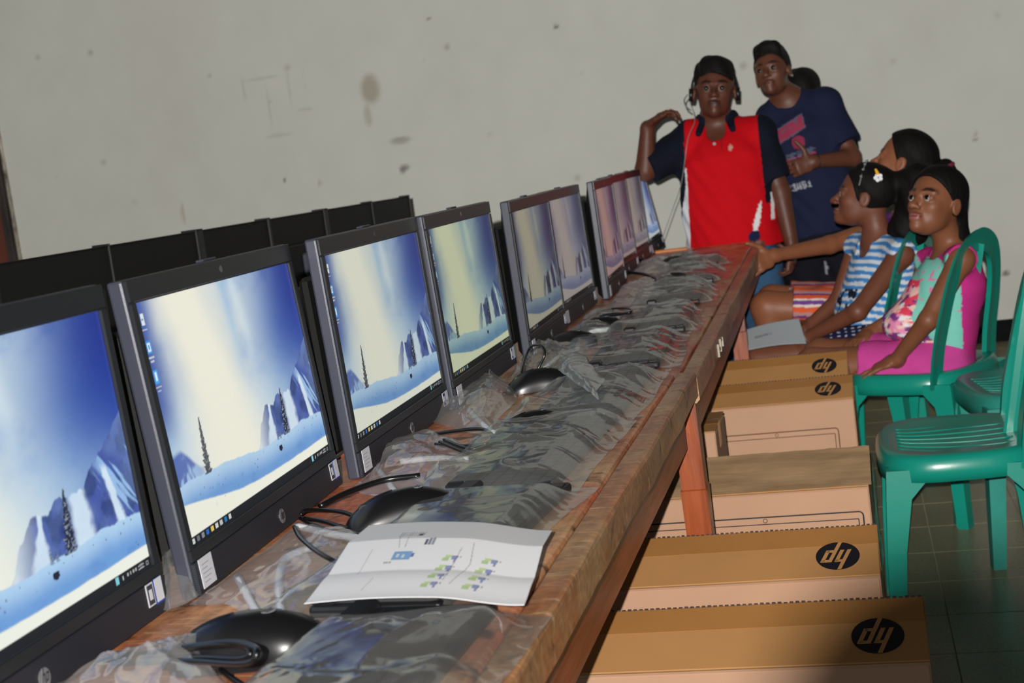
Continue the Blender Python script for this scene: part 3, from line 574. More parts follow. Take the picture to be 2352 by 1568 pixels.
# ---------------------------------------------------------------- plastic chairs
PG = mat('teal_plastic', (20, 142, 124), .28, .5, var=.06, vscale=3, bump=.03, bscale=50)
PG2 = mat('teal_plastic_worn', (48, 146, 132), .35, .5, var=.2, vscale=10)
def sup(t, a, b, n=3.2):
    c, s = math.cos(t), math.sin(t); return (a * math.copysign(abs(c) ** (2 / n), c), b * math.copysign(abs(s) ** (2 / n), s))
def make_chair(m):
    # faces +x ; seat centre at the origin, floor z = 0
    r = bpy.data.objects.new('plastic_chair', None); COL.objects.link(r); r.empty_display_size = .05
    zs = .425; n = 48; rings = []
    for s, z in ((.001, zs - .012), (.3, zs - .012), (.6, zs - .010), (.82, zs - .004), (.93, zs), (1.0, zs - .002), (1.04, zs - .012), (1.055, zs - .03), (1.06, zs - .055), (1.045, zs - .055), (1.03, zs - .03), (.99, zs - .014), (.93, zs - .008), (.6, zs - .016), (.001, zs - .018)):
        rings.append([(x * (1 - .10 * (x < 0) * 0), y * (1 + .05 * x / .2), z) for x, y in [sup(2 * math.pi * k / n, .195 * s, .205 * s) for k in range(n)]])
    V = [p for rg in rings for p in rg]; F = [(i * n + k, i * n + (k + 1) % n, (i + 1) * n + (k + 1) % n, (i + 1) * n + k) for i in range(len(rings) - 1) for k in range(n)]
    me = bpy.data.meshes.new('seat'); me.from_pydata(V, [], F); me.update(); link('seat', me, m, r, True)
    for k in range(7):
        yy = (k - 3) * .042; b = MB().tube(spline([(-.13, yy * 1.15, zs - .008), (-.02, yy * (1.0 + .12), zs - .0115), (.10, yy * .9, zs - .009), (.15, yy * .8, zs - .004)], 5), .0035, 6, flat=(.55, 1)); b.build('seat_rib', m, r, True)
    for sx in (1, -1):
        for sy in (1, -1):
            b = MB(); V = []
            # L section leg, wide at the skirt and narrowing to the foot
            lv = [(.0, zs - .028, .120, .085), (.006, zs - .09, .060, .058), (.016, .22, .046, .045), (.028, 0.0, .036, .036)]
            for off, z, wx, wy in lv:
                ox = (.186 + off) * sx; oy = (.205 + off * .8) * sy; t = .007
                V.append([(ox, oy), (ox - wx * sx, oy), (ox - wx * sx, oy - t * sy), (ox - t * sx, oy - t * sy), (ox - t * sx, oy - wy * sy), (ox, oy - wy * sy)])
            bm = b.bm; R_ = [[bm.verts.new((x, y, lv[i][1])) for x, y in ring] for i, ring in enumerate(V)]
            for i in range(len(R_) - 1):
                for j in range(6): bm.faces.new((R_[i][j], R_[i][(j + 1) % 6], R_[i + 1][(j + 1) % 6], R_[i + 1][j]))
            bm.faces.new(R_[0]); bm.faces.new(R_[-1][::-1]); b.build('leg', m, r)
    # back: one arched band rising from both rear corners
    def bx(z): return -.130 - max(0, z - zs) * .27
    path = [(-.19, zs - .045), (-.185, zs + .06), (-.172, zs + .17), (-.148, zs + .255), (-.100, zs + .315), (0, zs + .345), (.100, zs + .315), (.148, zs + .255), (.172, zs + .17), (.185, zs + .06), (.19, zs - .04)]
    sp = spline([(bx(z), y, z) for y, z in path], 6); N_ = len(sp); bm = bmesh.new(); R_ = []
    for i, p in enumerate(sp):
        p = Vector(p); t = Vector(sp[min(i + 1, N_ - 1)]) - Vector(sp[max(i - 1, 0)]); t.normalize()
        nrm = Vector((1, 0, .2)).normalized(); wd = t.cross(nrm).normalized(); hw = .033 if .2 < i / N_ < .8 else .035; q = .006
        R_.append([bm.verts.new(p + wd * a + nrm * c) for a, c in ((-hw, -q), (-hw * .8, q), (-hw * .2, q * .45), (hw * .4, q * .45), (hw, q + .004), (hw, -q), (0, -q * .6))])
    K = 7
    for i in range(N_ - 1):
        for j in range(K): bm.faces.new((R_[i][j], R_[i][(j + 1) % K], R_[i + 1][(j + 1) % K], R_[i + 1][j]))
    bm.faces.new(R_[0]); bm.faces.new(R_[-1][::-1]); bmesh.ops.recalc_face_normals(bm, faces=bm.faces); me = bpy.data.meshes.new('back_frame'); bm.to_mesh(me); bm.free(); link('back_frame', me, m, r)
    b = MB().tube(spline([(bx(zs) + .0, 0, zs - .03), (bx(zs + .18), 0, zs + .18), (bx(zs + .33), 0, zs + .335)], 5), .022, 8, flat=(1, .22)); b.build('back_slat', m, r)
    return r
ch = make_chair(PG); CHAIRS = [(.178, 3.225, 180, 'empty teal plastic chair in front, beside the big cartons'),
    (.161, 4.208, 153, 'teal plastic chair on which the girl in pink shorts sits'),
    (.405, 3.80, 188, 'pale worn teal chair between the empty front chair and the pink girl\'s chair'),
    (.02, 4.655, 157, 'teal plastic chair under the girl in the blue striped top'),
    (.06, 5.12, 165, 'teal plastic chair behind, under the girl in the purple top')]
for i, (x, y, rz, lab) in enumerate(CHAIRS):
    if i == 0: c = ch
    elif i == 2: c = make_chair(PG2)
    else: c = copy_tree(ch)
    c.scale = (.87, 1, 1); c.location = (x, y, 0); c.rotation_euler = (0, 0, math.radians(rz)); tag(c, lab, 'chair', 'teal plastic chairs on the tiled floor')

# ---------------------------------------------------------------- keyboards, mice, bags, cables
KB = mat('keyboard_black', (30, 31, 34), .4, .45); KK = mat('keycap_black', (34, 36, 39), .4, .4)
def make_keyboard():
    r = bpy.data.objects.new('keyboard', None); COL.objects.link(r); r.empty_display_size = .03
    MB().box((-.065, -.215, 0), (.065, .215, .012), .004, seg=2).box((-.065, -.21, .008), (-.04, .21, .022), .004).build('base', KB, r)
    b = MB(); rows = [(-.042, 17, .018), (-.021, 15, .019), (-.002, 15, .019), (.017, 14, .019), (.036, 13, .019), (.054, 9, .017)]
    for x, nk, d in rows:
        ws = .283 / nk
        for k in range(nk): b.box((x - d * .45, -.205 + k * ws + .0007, .011), (x + d * .45, -.205 + (k + 1) * ws - .0007, .0140), .001)
        for k in range(4): b.box((x - d * .45, .125 + k * .020, .011), (x + d * .45, .125 + k * .020 + .0186, .0140), .001)
    o = b.build('keys', KK, r); o['kind'] = 'stuff'
    return r
kb0 = make_keyboard()
KBS = [(-.405, .93, TZ1, 'nearest keyboard, sealed in clear plastic at the bottom edge of the photo', -3), (-.428, 1.365, TZ1, 'second keyboard in plastic, half under the white paper', -5), (-.425, 1.775, TZ1, 'third keyboard in a shiny crumpled bag, behind the paper', -2),
       (-.418, 2.19, TZ1, 'fourth keyboard in plastic, at the far end of the foreground table', 0), (-.435, 2.70, TZ2, 'keyboard in grey plastic, first on the far table, its long edge showing', 3), (-.438, 3.16, TZ2, 'keyboard in grey plastic with red print showing, second on the far table', 3),
       (-.46, 3.66, TZ2, 'third keyboard on the far table in crumpled film', 4), (-.47, 4.16, TZ2, 'fourth keyboard on the far table under bright crinkled film', 4), (-.50, 4.68, TZ2, 'keyboard at the end of the far table, reflecting the red shirt', 4)]
for i, (x, y, z, lab, rz) in enumerate(KBS):
    k = kb0 if i == 0 else copy_tree(kb0)
    k.location = (x, y, z + .0045); k.rotation_euler = (0, 0, math.radians(rz)); tag(k, lab, 'keyboard', 'keyboards still in their plastic bags')
def bag(name, label, quad, z0, film, prof, seed, amp=.006, nx=90, ny=80, group=None, cat='bag', lift=0):
    """a crumpled film sheet lying over a quad of the table (corners in order); prof(u, v) = height of what lies in it"""
    Q = [np.array(q) for q in quad]
    def fn(u, v):
        wob = .05 * (fbm(u * 4, v * 4, seed + 40) - .5)
        uu = np.clip(u + wob * np.sin(np.pi * u), 0, 1); vv = v
        x = (Q[0][0] * (1 - uu) + Q[1][0] * uu) * (1 - vv) + (Q[3][0] * (1 - uu) + Q[2][0] * uu) * vv
        y = (Q[0][1] * (1 - uu) + Q[1][1] * uu) * (1 - vv) + (Q[3][1] * (1 - uu) + Q[2][1] * uu) * vv
        e = np.minimum(np.minimum(u, 1 - u), np.minimum(v, 1 - v)); ef = sm(0, .12, e)
        x = x + .010 * (vn(v * 3, u * 3, seed + 1) - .5) * 2; y = y + .012 * (vn(u * 3, v * 3, seed + 2) - .5) * 2
        rg = random.Random(seed); xm, ym = np.mean([q[0] for q in Q]), np.mean([q[1] for q in Q]); ex = max(abs(q[0] - xm) for q in Q) * 1.1; ey = max(abs(q[1] - ym) for q in Q) * 1.1
        cr_ = .7 * vn(x * 9 + seed, y * 9 + x * 4, seed + 6)
        for _ in range(20):       # straight sharp creases of a crumpled film
            cx, cy, th, ll, wd, am = xm + rg.uniform(-ex, ex), ym + rg.uniform(-ey, ey), rg.uniform(0, math.pi), rg.uniform(.03, .13), rg.uniform(.005, .022), rg.uniform(.2, 1.0) * rg.choice((1, 1, 1, -.5))
            s_ = (x - cx) * math.cos(th) + (y - cy) * math.sin(th); t_ = -(x - cx) * math.sin(th) + (y - cy) * math.cos(th) + .25 * s_ * s_ / ll
            cr_ = cr_ + am * np.exp(-np.abs(t_) / wd) * np.exp(-(s_ / ll) ** 4)
        z = z0 + .002 + prof(u, v) * ef + amp * cr_ * (.35 + .65 * ef) + .003 * (1 - ef) * vn(u * 4, v * 4, seed)
        return x, y, z + lift
    me = grid_mesh(name, nx, ny, fn); o = link(name, me, film, None, True); tag(o, label, cat, group); return o
def kprof(u, v): return .0215 * sm(.0, .15, u) * sm(1, .82, u) * sm(0, .12, v) * sm(1, .86, v)
# quads follow (x,y): the keyboards' own footprints plus loose film
RP = mat('red_print', (170, 48, 36), .6)
def kbag(i, label, grow=(.05, .045, .03, .03), film=None, seed=0, amp=.006, red=0):
    x, y, z, _, rz = KBS[i]; a = math.radians(rz); gx0, gx1, gy0, gy1 = grow
    P = [(-.072 - gx0, -.222 - gy0), (.072 + gx1, -.222 - gy0), (.072 + gx1, .222 + gy1), (-.072 - gx0, .222 + gy1)]
    Q = [(x + px * math.cos(a) - py * math.sin(a), y + px * math.sin(a) + py * math.cos(a)) for px, py in P]
    o = bag('plastic_bag', label, Q, z + .002, film or FILM, lambda u, v: .0235 * sm(.0, .2, u) * sm(1, .75, u) * sm(0, .1, v) * sm(1, .9, v), seed, amp, group='clear bags around the keyboards')
    if red:
        b = MB(); rg = random.Random(seed); M = Matrix.Translation((x, y, z)) @ Matrix.Rotation(a, 4, 'Z')
        for k in range(red):
            px, py = rg.uniform(.035, .085), rg.uniform(-.16, .16); w_ = rg.uniform(.012, .03); zz = .0255 if px < .06 else .004
            for q in range(3): b.box((px, py + q * .009, zz), (px + w_, py + q * .009 + .005, zz + .0003), 0, M)
        b.build('red_print', RP, o)
    return o
kbag(0, 'clear bag around the nearest keyboard at the bottom of the photo', (.03, .05, .03, -.012), seed=11, amp=.006)
kbag(1, 'clear bag sticking out behind the white paper', (.05, .02, .02, .0), seed=23, amp=.003)
kbag(2, 'shiny crumpled bag with a sharp raised corner, behind the paper', (.06, .02, .01, .01), seed=31, amp=.009)
kbag(3, 'clear bag over the keyboard at the end of the foreground table', (.05, .025, .02, .0), seed=47, amp=.010)
kbag(4, 'grey looking bag with the dark keyboard edge showing at its near side', (.10, .03, .005, .02), red=4, seed=53, amp=.006)
kbag(5, 'second clear bag on the far table, red print showing through', (.05, .02, .0, .0), red=4, seed=67, amp=.008)
kbag(6, 'third clear bag on the far table, white glints on it', (.05, .03, .01, .01), red=4, seed=71, amp=.012)
kbag(7, 'fourth clear bag on the far table, brightly crinkled', (.05, .03, .01, .01), red=4, seed=83, amp=.012)
kbag(8, 'last clear bag on the far table, by the red shirt', (.05, .04, .01, .01), red=4, seed=97, amp=.010)
# small bright film sleeve on the fourth keyboard
bag('film_sleeve', 'small bluish film sleeve lying on the bag beside the third mouse', [onz(1285, 905, TZ1)[:2], onz(1385, 985, TZ1)[:2], onz(1392, 915, TZ1)[:2], onz(1320, 862, TZ1)[:2]], TZ1 + .038, film_mat('bluish_film', .30, .25, (.8, .9, .95), .1), lambda u, v: .015 * np.sin(np.pi * u) + 0 * v, 5, .009, 40, 30, cat='film')
# milky bags with the tube stands, on the monitor side
WTB = mat('white_tube', (225, 226, 230), .4)
def wbag(label, pix, z, seed, tubes, amp=.007, hump=.018, film=None):
    Q = [tuple(onz(px, py, z)[:2]) for px, py in pix]
    o = bag('foam_bag', label, Q, z + .001, film or FILMW, lambda u, v: hump * np.sin(np.pi * u) ** .7 * np.sin(np.pi * v) ** .7 * (.5 + fbm(u * 3, v * 3, seed)), seed, amp, 80, 70, 'milky foam bags between the monitors and the mice')
    for tp in tubes:
        r = MB().tube(spline([onz(px, py, z + .012) for px, py in tp], 8), .0042, 8).build('stand_tube', WTB, None, True); tag(r, ('long bent white tube inside ' if tp is tubes[0] else 'short straight white tube inside ') + label.replace('in front of', 'before'), 'tube', 'white bent tubes in the milky bags')
wbag('the big milky bag under the second monitor', [(455, 1395), (640, 1462), (905, 1250), (700, 1200)], TZ1, 101, [[(545, 1325), (590, 1405), (622, 1440), (645, 1425), (640, 1330), (660, 1280), (720, 1255)], [(680, 1208), (760, 1225), (850, 1240)]])
wbag('the milky bag in front of the third monitor', [(800, 1140), (1010, 1165), (1110, 1050), (925, 985)], TZ1, 113, [[(870, 1080), (905, 1125), (925, 1150)], [(920, 1060), (1000, 1052), (1075, 1055)]], .009, .026)
wbag('the bright milky bag in front of the fourth monitor', [(985, 975), (1120, 1010), (1205, 905), (1130, 850)], TZ1, 127, [[(1075, 940), (1105, 970), (1135, 995)]], .010, .03)
wbag('the milky bag between the first and second monitors', [(345, 1425), (440, 1395), (470, 1330), (350, 1260)], TZ1, 131, [], .012, .03)
wbag('the milky bag cut by the bottom edge at the left', [(130, 1600), (510, 1640), (520, 1520), (250, 1515)], TZ1, 137, [], .008, .02)
wbag('the crumpled bag before the fifth monitor', [(1170, 880), (1330, 850), (1360, 795), (1225, 800)], TZ2, 141, [[(1245, 850), (1290, 815), (1330, 800)]], .012, .02, FILM)
wbag('the crumpled bag before the sixth monitor', [(1290, 800), (1400, 790), (1440, 725), (1370, 720)], TZ2, 149, [], .012, .02, FILM)
wbag('the pale bag before the seventh monitor', [(1385, 715), (1500, 700), (1520, 650), (1430, 660)], TZ2, 151, [], .012, .02, FILMW)
wbag('the pale bag at the far monitors', [(1450, 640), (1545, 630), (1565, 590), (1475, 605)], TZ2, 157, [], .012, .02, FILMW)
for k, (px, py, lab) in enumerate([(300, 850, 'crumpled clear bag on the rear table seen in the left gap'), (298, 905, 'lower crumpled clear bag on the rear table edge in the left gap'), (708, 700, 'grey crumpled bag seen between the second and third monitors')]):
    p = onz(px, py + 20, TZ1 + .03); s_ = .085
    q = [(p[0] - s_, p[1] - s_), (p[0] + s_, p[1] - s_), (p[0] + s_, p[1] + s_), (p[0] - s_, p[1] + s_)]
    bag('plastic_bag', lab, q, TZ1, FILMW, lambda u, v: .06 * np.sin(np.pi * u) * np.sin(np.pi * v), 160 + k, .022, 40, 40, 'crumpled bags on the rear table')
bag('bubble_bag', 'shiny clear bag standing in the gap left of the second monitor', [(-.78, 1.16), (-.70, 1.16), (-.70, 1.26), (-.78, 1.26)], TZ1, FILM, lambda u, v: .07 * np.sin(np.pi * u) * np.sin(np.pi * v), 171, .02, 40, 40)

MO = mat('mouse_black', (20, 20, 22), .3, .5); MO2 = mat('mouse_side', (34, 34, 38), .22, .5)
def make_mouse():
    r = bpy.data.objects.new('mouse', None); COL.objects.link(r); r.empty_display_size = .02
    n = 32; k = 12; V = []; F = []
    def hgt(x): return .036 * max(0.02, 1 - ((x + .008) / .066) ** 2) ** .62
    def wid(x): return .031 * max(0.01, 1 - abs(x / .0575) ** 3.2) ** .42 * (1 - .10 * math.cos(x * 40))
    for i in range(n + 1):
        x = -.057 + .114 * i / n
        for j in range(k * 2 + 1):
            a = math.pi * j / (2 * k); y = math.cos(a); z = math.sin(a)
            V.append((x, wid(x) * y * (1 - .08 * z), .001 + hgt(x) * (z ** .75)))
    m_ = 2 * k + 1
    F = [(i * m_ + j, i * m_ + j + 1, (i + 1) * m_ + j + 1, (i + 1) * m_ + j) for i in range(n) for j in range(2 * k)] + [tuple(i * m_ + (0 if s else 2 * k) for i in (range(n + 1) if 0 else [])) for s in []]
    me = bpy.data.meshes.new('shell'); me.from_pydata(V, [], F); me.update(); o = link('shell', me, MO, r, True)
    MB().prism([(x, wid(x) * .99) for x in np.linspace(-.056, .056, 14)] + [(x, -wid(x) * .99) for x in np.linspace(.056, -.056, 14)], 0, .004).build('base', MO2, r)
    b = MB().tube([(.034, -.0035, .0205), (.034, .0035, .0205)], .0072, 14); b.build('scroll_wheel', KB, r)
    b = MB().tube(spline([(x, 0, .0018 + hgt(x)) for x in (.004, .02, .035, .050)], 4), .0006, 4); b.build('button_seam', KB, r)
    b = MB().tube(spline([(x, .0, 0.001) for x in (.055, .064)], 2), .0035, 8); b.build('cable_boot', KB, r, True)
    Mx = Matrix.Translation((-.022, 0, hgt(-.022) + .0008)); logo(r, Mx, .006, mat('mouse_emblem', (120, 122, 128), .3), MO, 'emblem', .0005)
    return r
m0 = make_mouse()
def zt(y): return TZ1 if y < 2.385 else TZ2
MICE = [((562, 1487), 188, 1.15, 'mouse at the bottom left with a coiled cable lying over it'), ((918, 1183), 205, 1.12, 'black mouse before the second monitor, its cable looping under it'), ((1218, 985), 215, 1.0, 'third mouse, half under the clear bags before the fourth monitor'),
        ((1235, 880), 200, 1.0, 'mouse in film before the fifth monitor, under a standing cable loop'), ((1310, 778), 170, 1.0, 'mouse behind the edge keyboard, before the sixth monitor'), ((1375, 742), 190, .9, 'mouse under the small coil before the seventh monitor'), ((1540, 640), 190, 1, 'black mouse near the orange wood strip on the far table'), ((1548, 600), 190, 1, 'farthest black mouse, beside the red reflecting bag')]
for i, ((px, py), rz, s_, lab) in enumerate(MICE):
    p = onz(px, py, TZ1 + .012); c = m0 if i == 0 else copy_tree(m0); z = zt(p[1])
    c.location = (p[0], p[1], z + .001); c.rotation_euler = (0, 0, math.radians(rz)); c.scale = (s_,) * 3; tag(c, lab, 'mouse', 'black computer mice on the tables')
CAB = mat('cable_black', (18, 18, 19), .25, .6)
def cable(label, pts, r=.0022, cat='cable', group='black mouse cables', m=None, n=8):
    P = []
    for px, py, dz in pts:
        p = onz(px, py, TZ1 + .004 + dz); z = zt(p[1]); P.append((p[0], p[1], z + .004 + dz))
    o = MB().tube(spline(P, n), r, 8).build('cable', m or CAB, None, True); return tag(o, label, cat, group)
cable('black cable bundled in a long flat loop over the bottom left mouse', [(245, 1508, .006), (380, 1497, .02), (480, 1482, .034), (550, 1482, .040), (575, 1497, .040), (555, 1512, .034), (470, 1510, .026), (380, 1508, .014), (260, 1515, .010)], .0026)
cable('second strand of the flat loop over the bottom left mouse', [(240, 1516, .010), (400, 1490, .025), (520, 1474, .040), (580, 1484, .046), (590, 1500, .046), (560, 1524, .036), (420, 1518, .022), (260, 1523, .014)], .0026)
cable('cable running off the bottom edge from the bottom left mouse', [(500, 1530, .002), (535, 1560, .002), (600, 1600, .002)], .0024)
cable('thick upper cable pointing right from behind the second monitor', [(735, 1162, .012), (800, 1130, .016), (880, 1103, .018), (965, 1092, .018)], .0038)
cable('cable from the second mouse running left beneath the monitor', [(845, 1205, .006), (800, 1180, .012), (760, 1172, .014), (705, 1172, .010), (690, 1182, .006)], .0026)
cable('lower cable leading left from the second mouse', [(840, 1212, .004), (790, 1210, .006), (740, 1196, .010), (700, 1190, .010)], .0026)
cable('third flat cable strand left of the second mouse', [(845, 1218, .003), (780, 1222, .003), (720, 1205, .006), (690, 1190, .008)], .0024)
cable('long curved cable sagging over the big milky bag to the paper', [(676, 1210, .024), (690, 1235, .026), (730, 1268, .026), (780, 1293, .020), (822, 1298, .014)], .0024)
cable('looped cable before the third monitor, largest loop', [(965, 1002, .012), (1040, 990, .018), (1105, 985, .020), (1130, 1000, .020), (1118, 1018, .016), (1060, 1024, .014), (1000, 1020, .014)], .0026)
cable('cable strand crossing under the largest loop to the right', [(1020, 1010, .018), (1080, 1030, .016), (1135, 1022, .012)], .0026)
cable('cable strand running down right under the largest loop', [(1010, 1015, .020), (1060, 1035, .014), (1108, 1052, .008)], .0026)
cable('short cable tail toward the third mouse', [(1085, 1055, .004), (1120, 1043, .005), (1150, 1025, .006), (1165, 1000, .006)], .0026)
cable('tall standing cable loop before the fifth monitor', [(1197, 885, .006), (1198, 840, .035), (1215, 790, .060), (1238, 782, .072), (1250, 800, .06), (1235, 835, .035), (1210, 870, .012), (1188, 878, .010)], .0024)
cable('small round cable coil at the foot of the standing loop', [(1180, 862, .004), (1200, 848, .010), (1222, 850, .012), (1220, 868, .010), (1200, 878, .006), (1182, 866, .004)], .0022)
cable('black cable before the sixth monitor, leading to its mouse', [(1262, 775, .006), (1290, 768, .012), (1320, 768, .014), (1350, 775, .010), (1340, 788, .006)], .0034)
cable('small flat coil on the bag before the seventh monitor', [(1370, 712, .024), (1400, 702, .030), (1440, 700, .034), (1448, 708, .034), (1410, 716, .028), (1378, 718, .026)], .0026)
cable('second turn of the small flat coil before the seventh monitor', [(1376, 716, .022), (1420, 712, .026), (1455, 714, .026), (1445, 722, .024), (1410, 738, .014), (1420, 745, .010)], .0028)
cable('upper black cable on the far table beside the last monitors', [(1455, 590, .01), (1490, 595, .012), (1530, 600, .012), (1562, 590, .01)], .006)
cable('lower black cable on the far table beside the orange strip', [(1445, 620, .01), (1480, 624, .012), (1515, 636, .012), (1545, 640, .01)], .006)
# orange wooden strips at the far table
OW = mat('orange_wood', (196, 116, 48), .5, var=.3, vscale=12)
for (a, b_, lab) in [((1482, 660), (1530, 648), 'orange bare wood strip between the bags on the far table'), ((1515, 573), (1590, 562), 'orange wooden strip behind the last monitor')]:
    p, q = onz(*a, TZ2 + .004), onz(*b_, TZ2 + .004); p[1] = min(p[1], 5.36); q[1] = min(q[1], 5.36)
    o = MB().tube([p, q], .007, 6).build('wood_strip', OW); tag(o, lab, 'wood strip')
# ---------------------------------------------------------------- printed paper
pw = [onz(705, 1432, TZ1 + .02)[:2], onz(1207, 1410, TZ1 + .02)[:2], onz(1272, 1244, TZ1 + .02)[:2], onz(855, 1253, TZ1 + .02)[:2]]
def paper_pos(u, v):
    x = (pw[0][0] * (1 - u) + pw[1][0] * u) * (1 - v) + (pw[3][0] * (1 - u) + pw[2][0] * u) * v
    y = (pw[0][1] * (1 - u) + pw[1][1] * u) * (1 - v) + (pw[3][1] * (1 - u) + pw[2][1] * u) * v
    z = TZ1 + .042 + .005 * (1 - np.abs(v - .66) / .33) * (v > .33) - .003 * (1 - np.clip(np.abs(v - .33) / .33, 0, 1)) + .002 * np.sin(u * 5) - .008 * sm(.6, 1, u) - .004 * sm(.3, 0, v)
    return x, y, z
def paper_col(u, v):
    c = np.tile(L3(248, 249, 252), (len(u), 1))
    # image (u, v) of printed marks, measured on the sheet
    def rect(x0, x1, y0, y1, col, k=.9):
        nonlocal c
        c = mix(c, L3(*col), ((u > x0) & (u < x1) & (v > y0) & (v < y1)) * k)
    def line(x0, y0, x1, y1, w_, col, k=.6):
        nonlocal c
        dx, dy = x1 - x0, y1 - y0; t = np.clip(((u - x0) * dx + (v - y0) * dy) / (dx * dx + dy * dy), 0, 1)
        c = mix(c, L3(*col), (np.hypot((u - x0 - t * dx), (v - y0 - t * dy)) < w_) * k)
    def txt(x0, x1, y, n_, col=(90, 90, 110)):
        for i in range(n_):
            a = x0 + (x1 - x0) * i / n_; rect(a, a + (x1 - x0) / n_ * .6, y, y + .018, col, .7)
    rect(.29, .38, .43, .52, (120, 168, 220)); rect(.305, .32, .46, .49, (225, 235, 245)); rect(.335, .35, .455, .485, (225, 235, 245)); rect(.38, .395, .46, .50, (60, 110, 180))
    rect(.42, .435, .585, .65, (70, 75, 100)); rect(.44, .452, .585, .66, (130, 135, 150)); rect(.458, .47, .585, .67, (150, 155, 170))
    for i in range(4):
        yy = .44 - i * .1 - .02
        for x0 in (.545, .735):
            xo = x0 - .012 * i
            rect(xo, xo + .035, yy, yy + .035, (186, 214, 150)); rect(xo + .012, xo + .045, yy + .03, yy + .06, (205, 226, 160)); rect(xo + .045, xo + .075, yy + .015, yy + .055, (140, 150, 200)); rect(xo + .058, xo + .07, yy - .012, yy + .02, (130, 140, 190)); txt(xo + .07, xo + .095, yy + .03, 2)
    line(.67, .62, .69, .40, .0022, (120, 120, 125)); line(.69, .40, .64, .16, .0022, (120, 120, 125)); line(.62, .56, .60, .20, .0022, (120, 120, 125))
    line(.30, .56, .27, .70, .002, (120, 120, 125)); line(.33, .56, .32, .68, .002, (120, 120, 125)); line(.36, .66, .62, .66, .0015, (160, 160, 165), .4)
    for yy in (.70, .73, .76): txt(.26, .40, yy, 9, (130, 130, 140))
    line(.16, .56, .16, .30, .0022, (140, 140, 145)); line(.26, .24, .24, .10, .002, (150, 150, 155)); txt(.26, .30, .40, 4)
    rect(.365, .385, .71, .75, (70, 70, 90))
    return c
o = link('paper_sheet', grid_mesh('paper_sheet', 280, 150, paper_pos, paper_col), mat('paper', attr=True, rough=.8, spec=.2), None, True)
o.modifiers.new('thick', 'SOLIDIFY').thickness = .0004
tag(o, 'white printed sheet with fold creases and a small network diagram', 'paper')
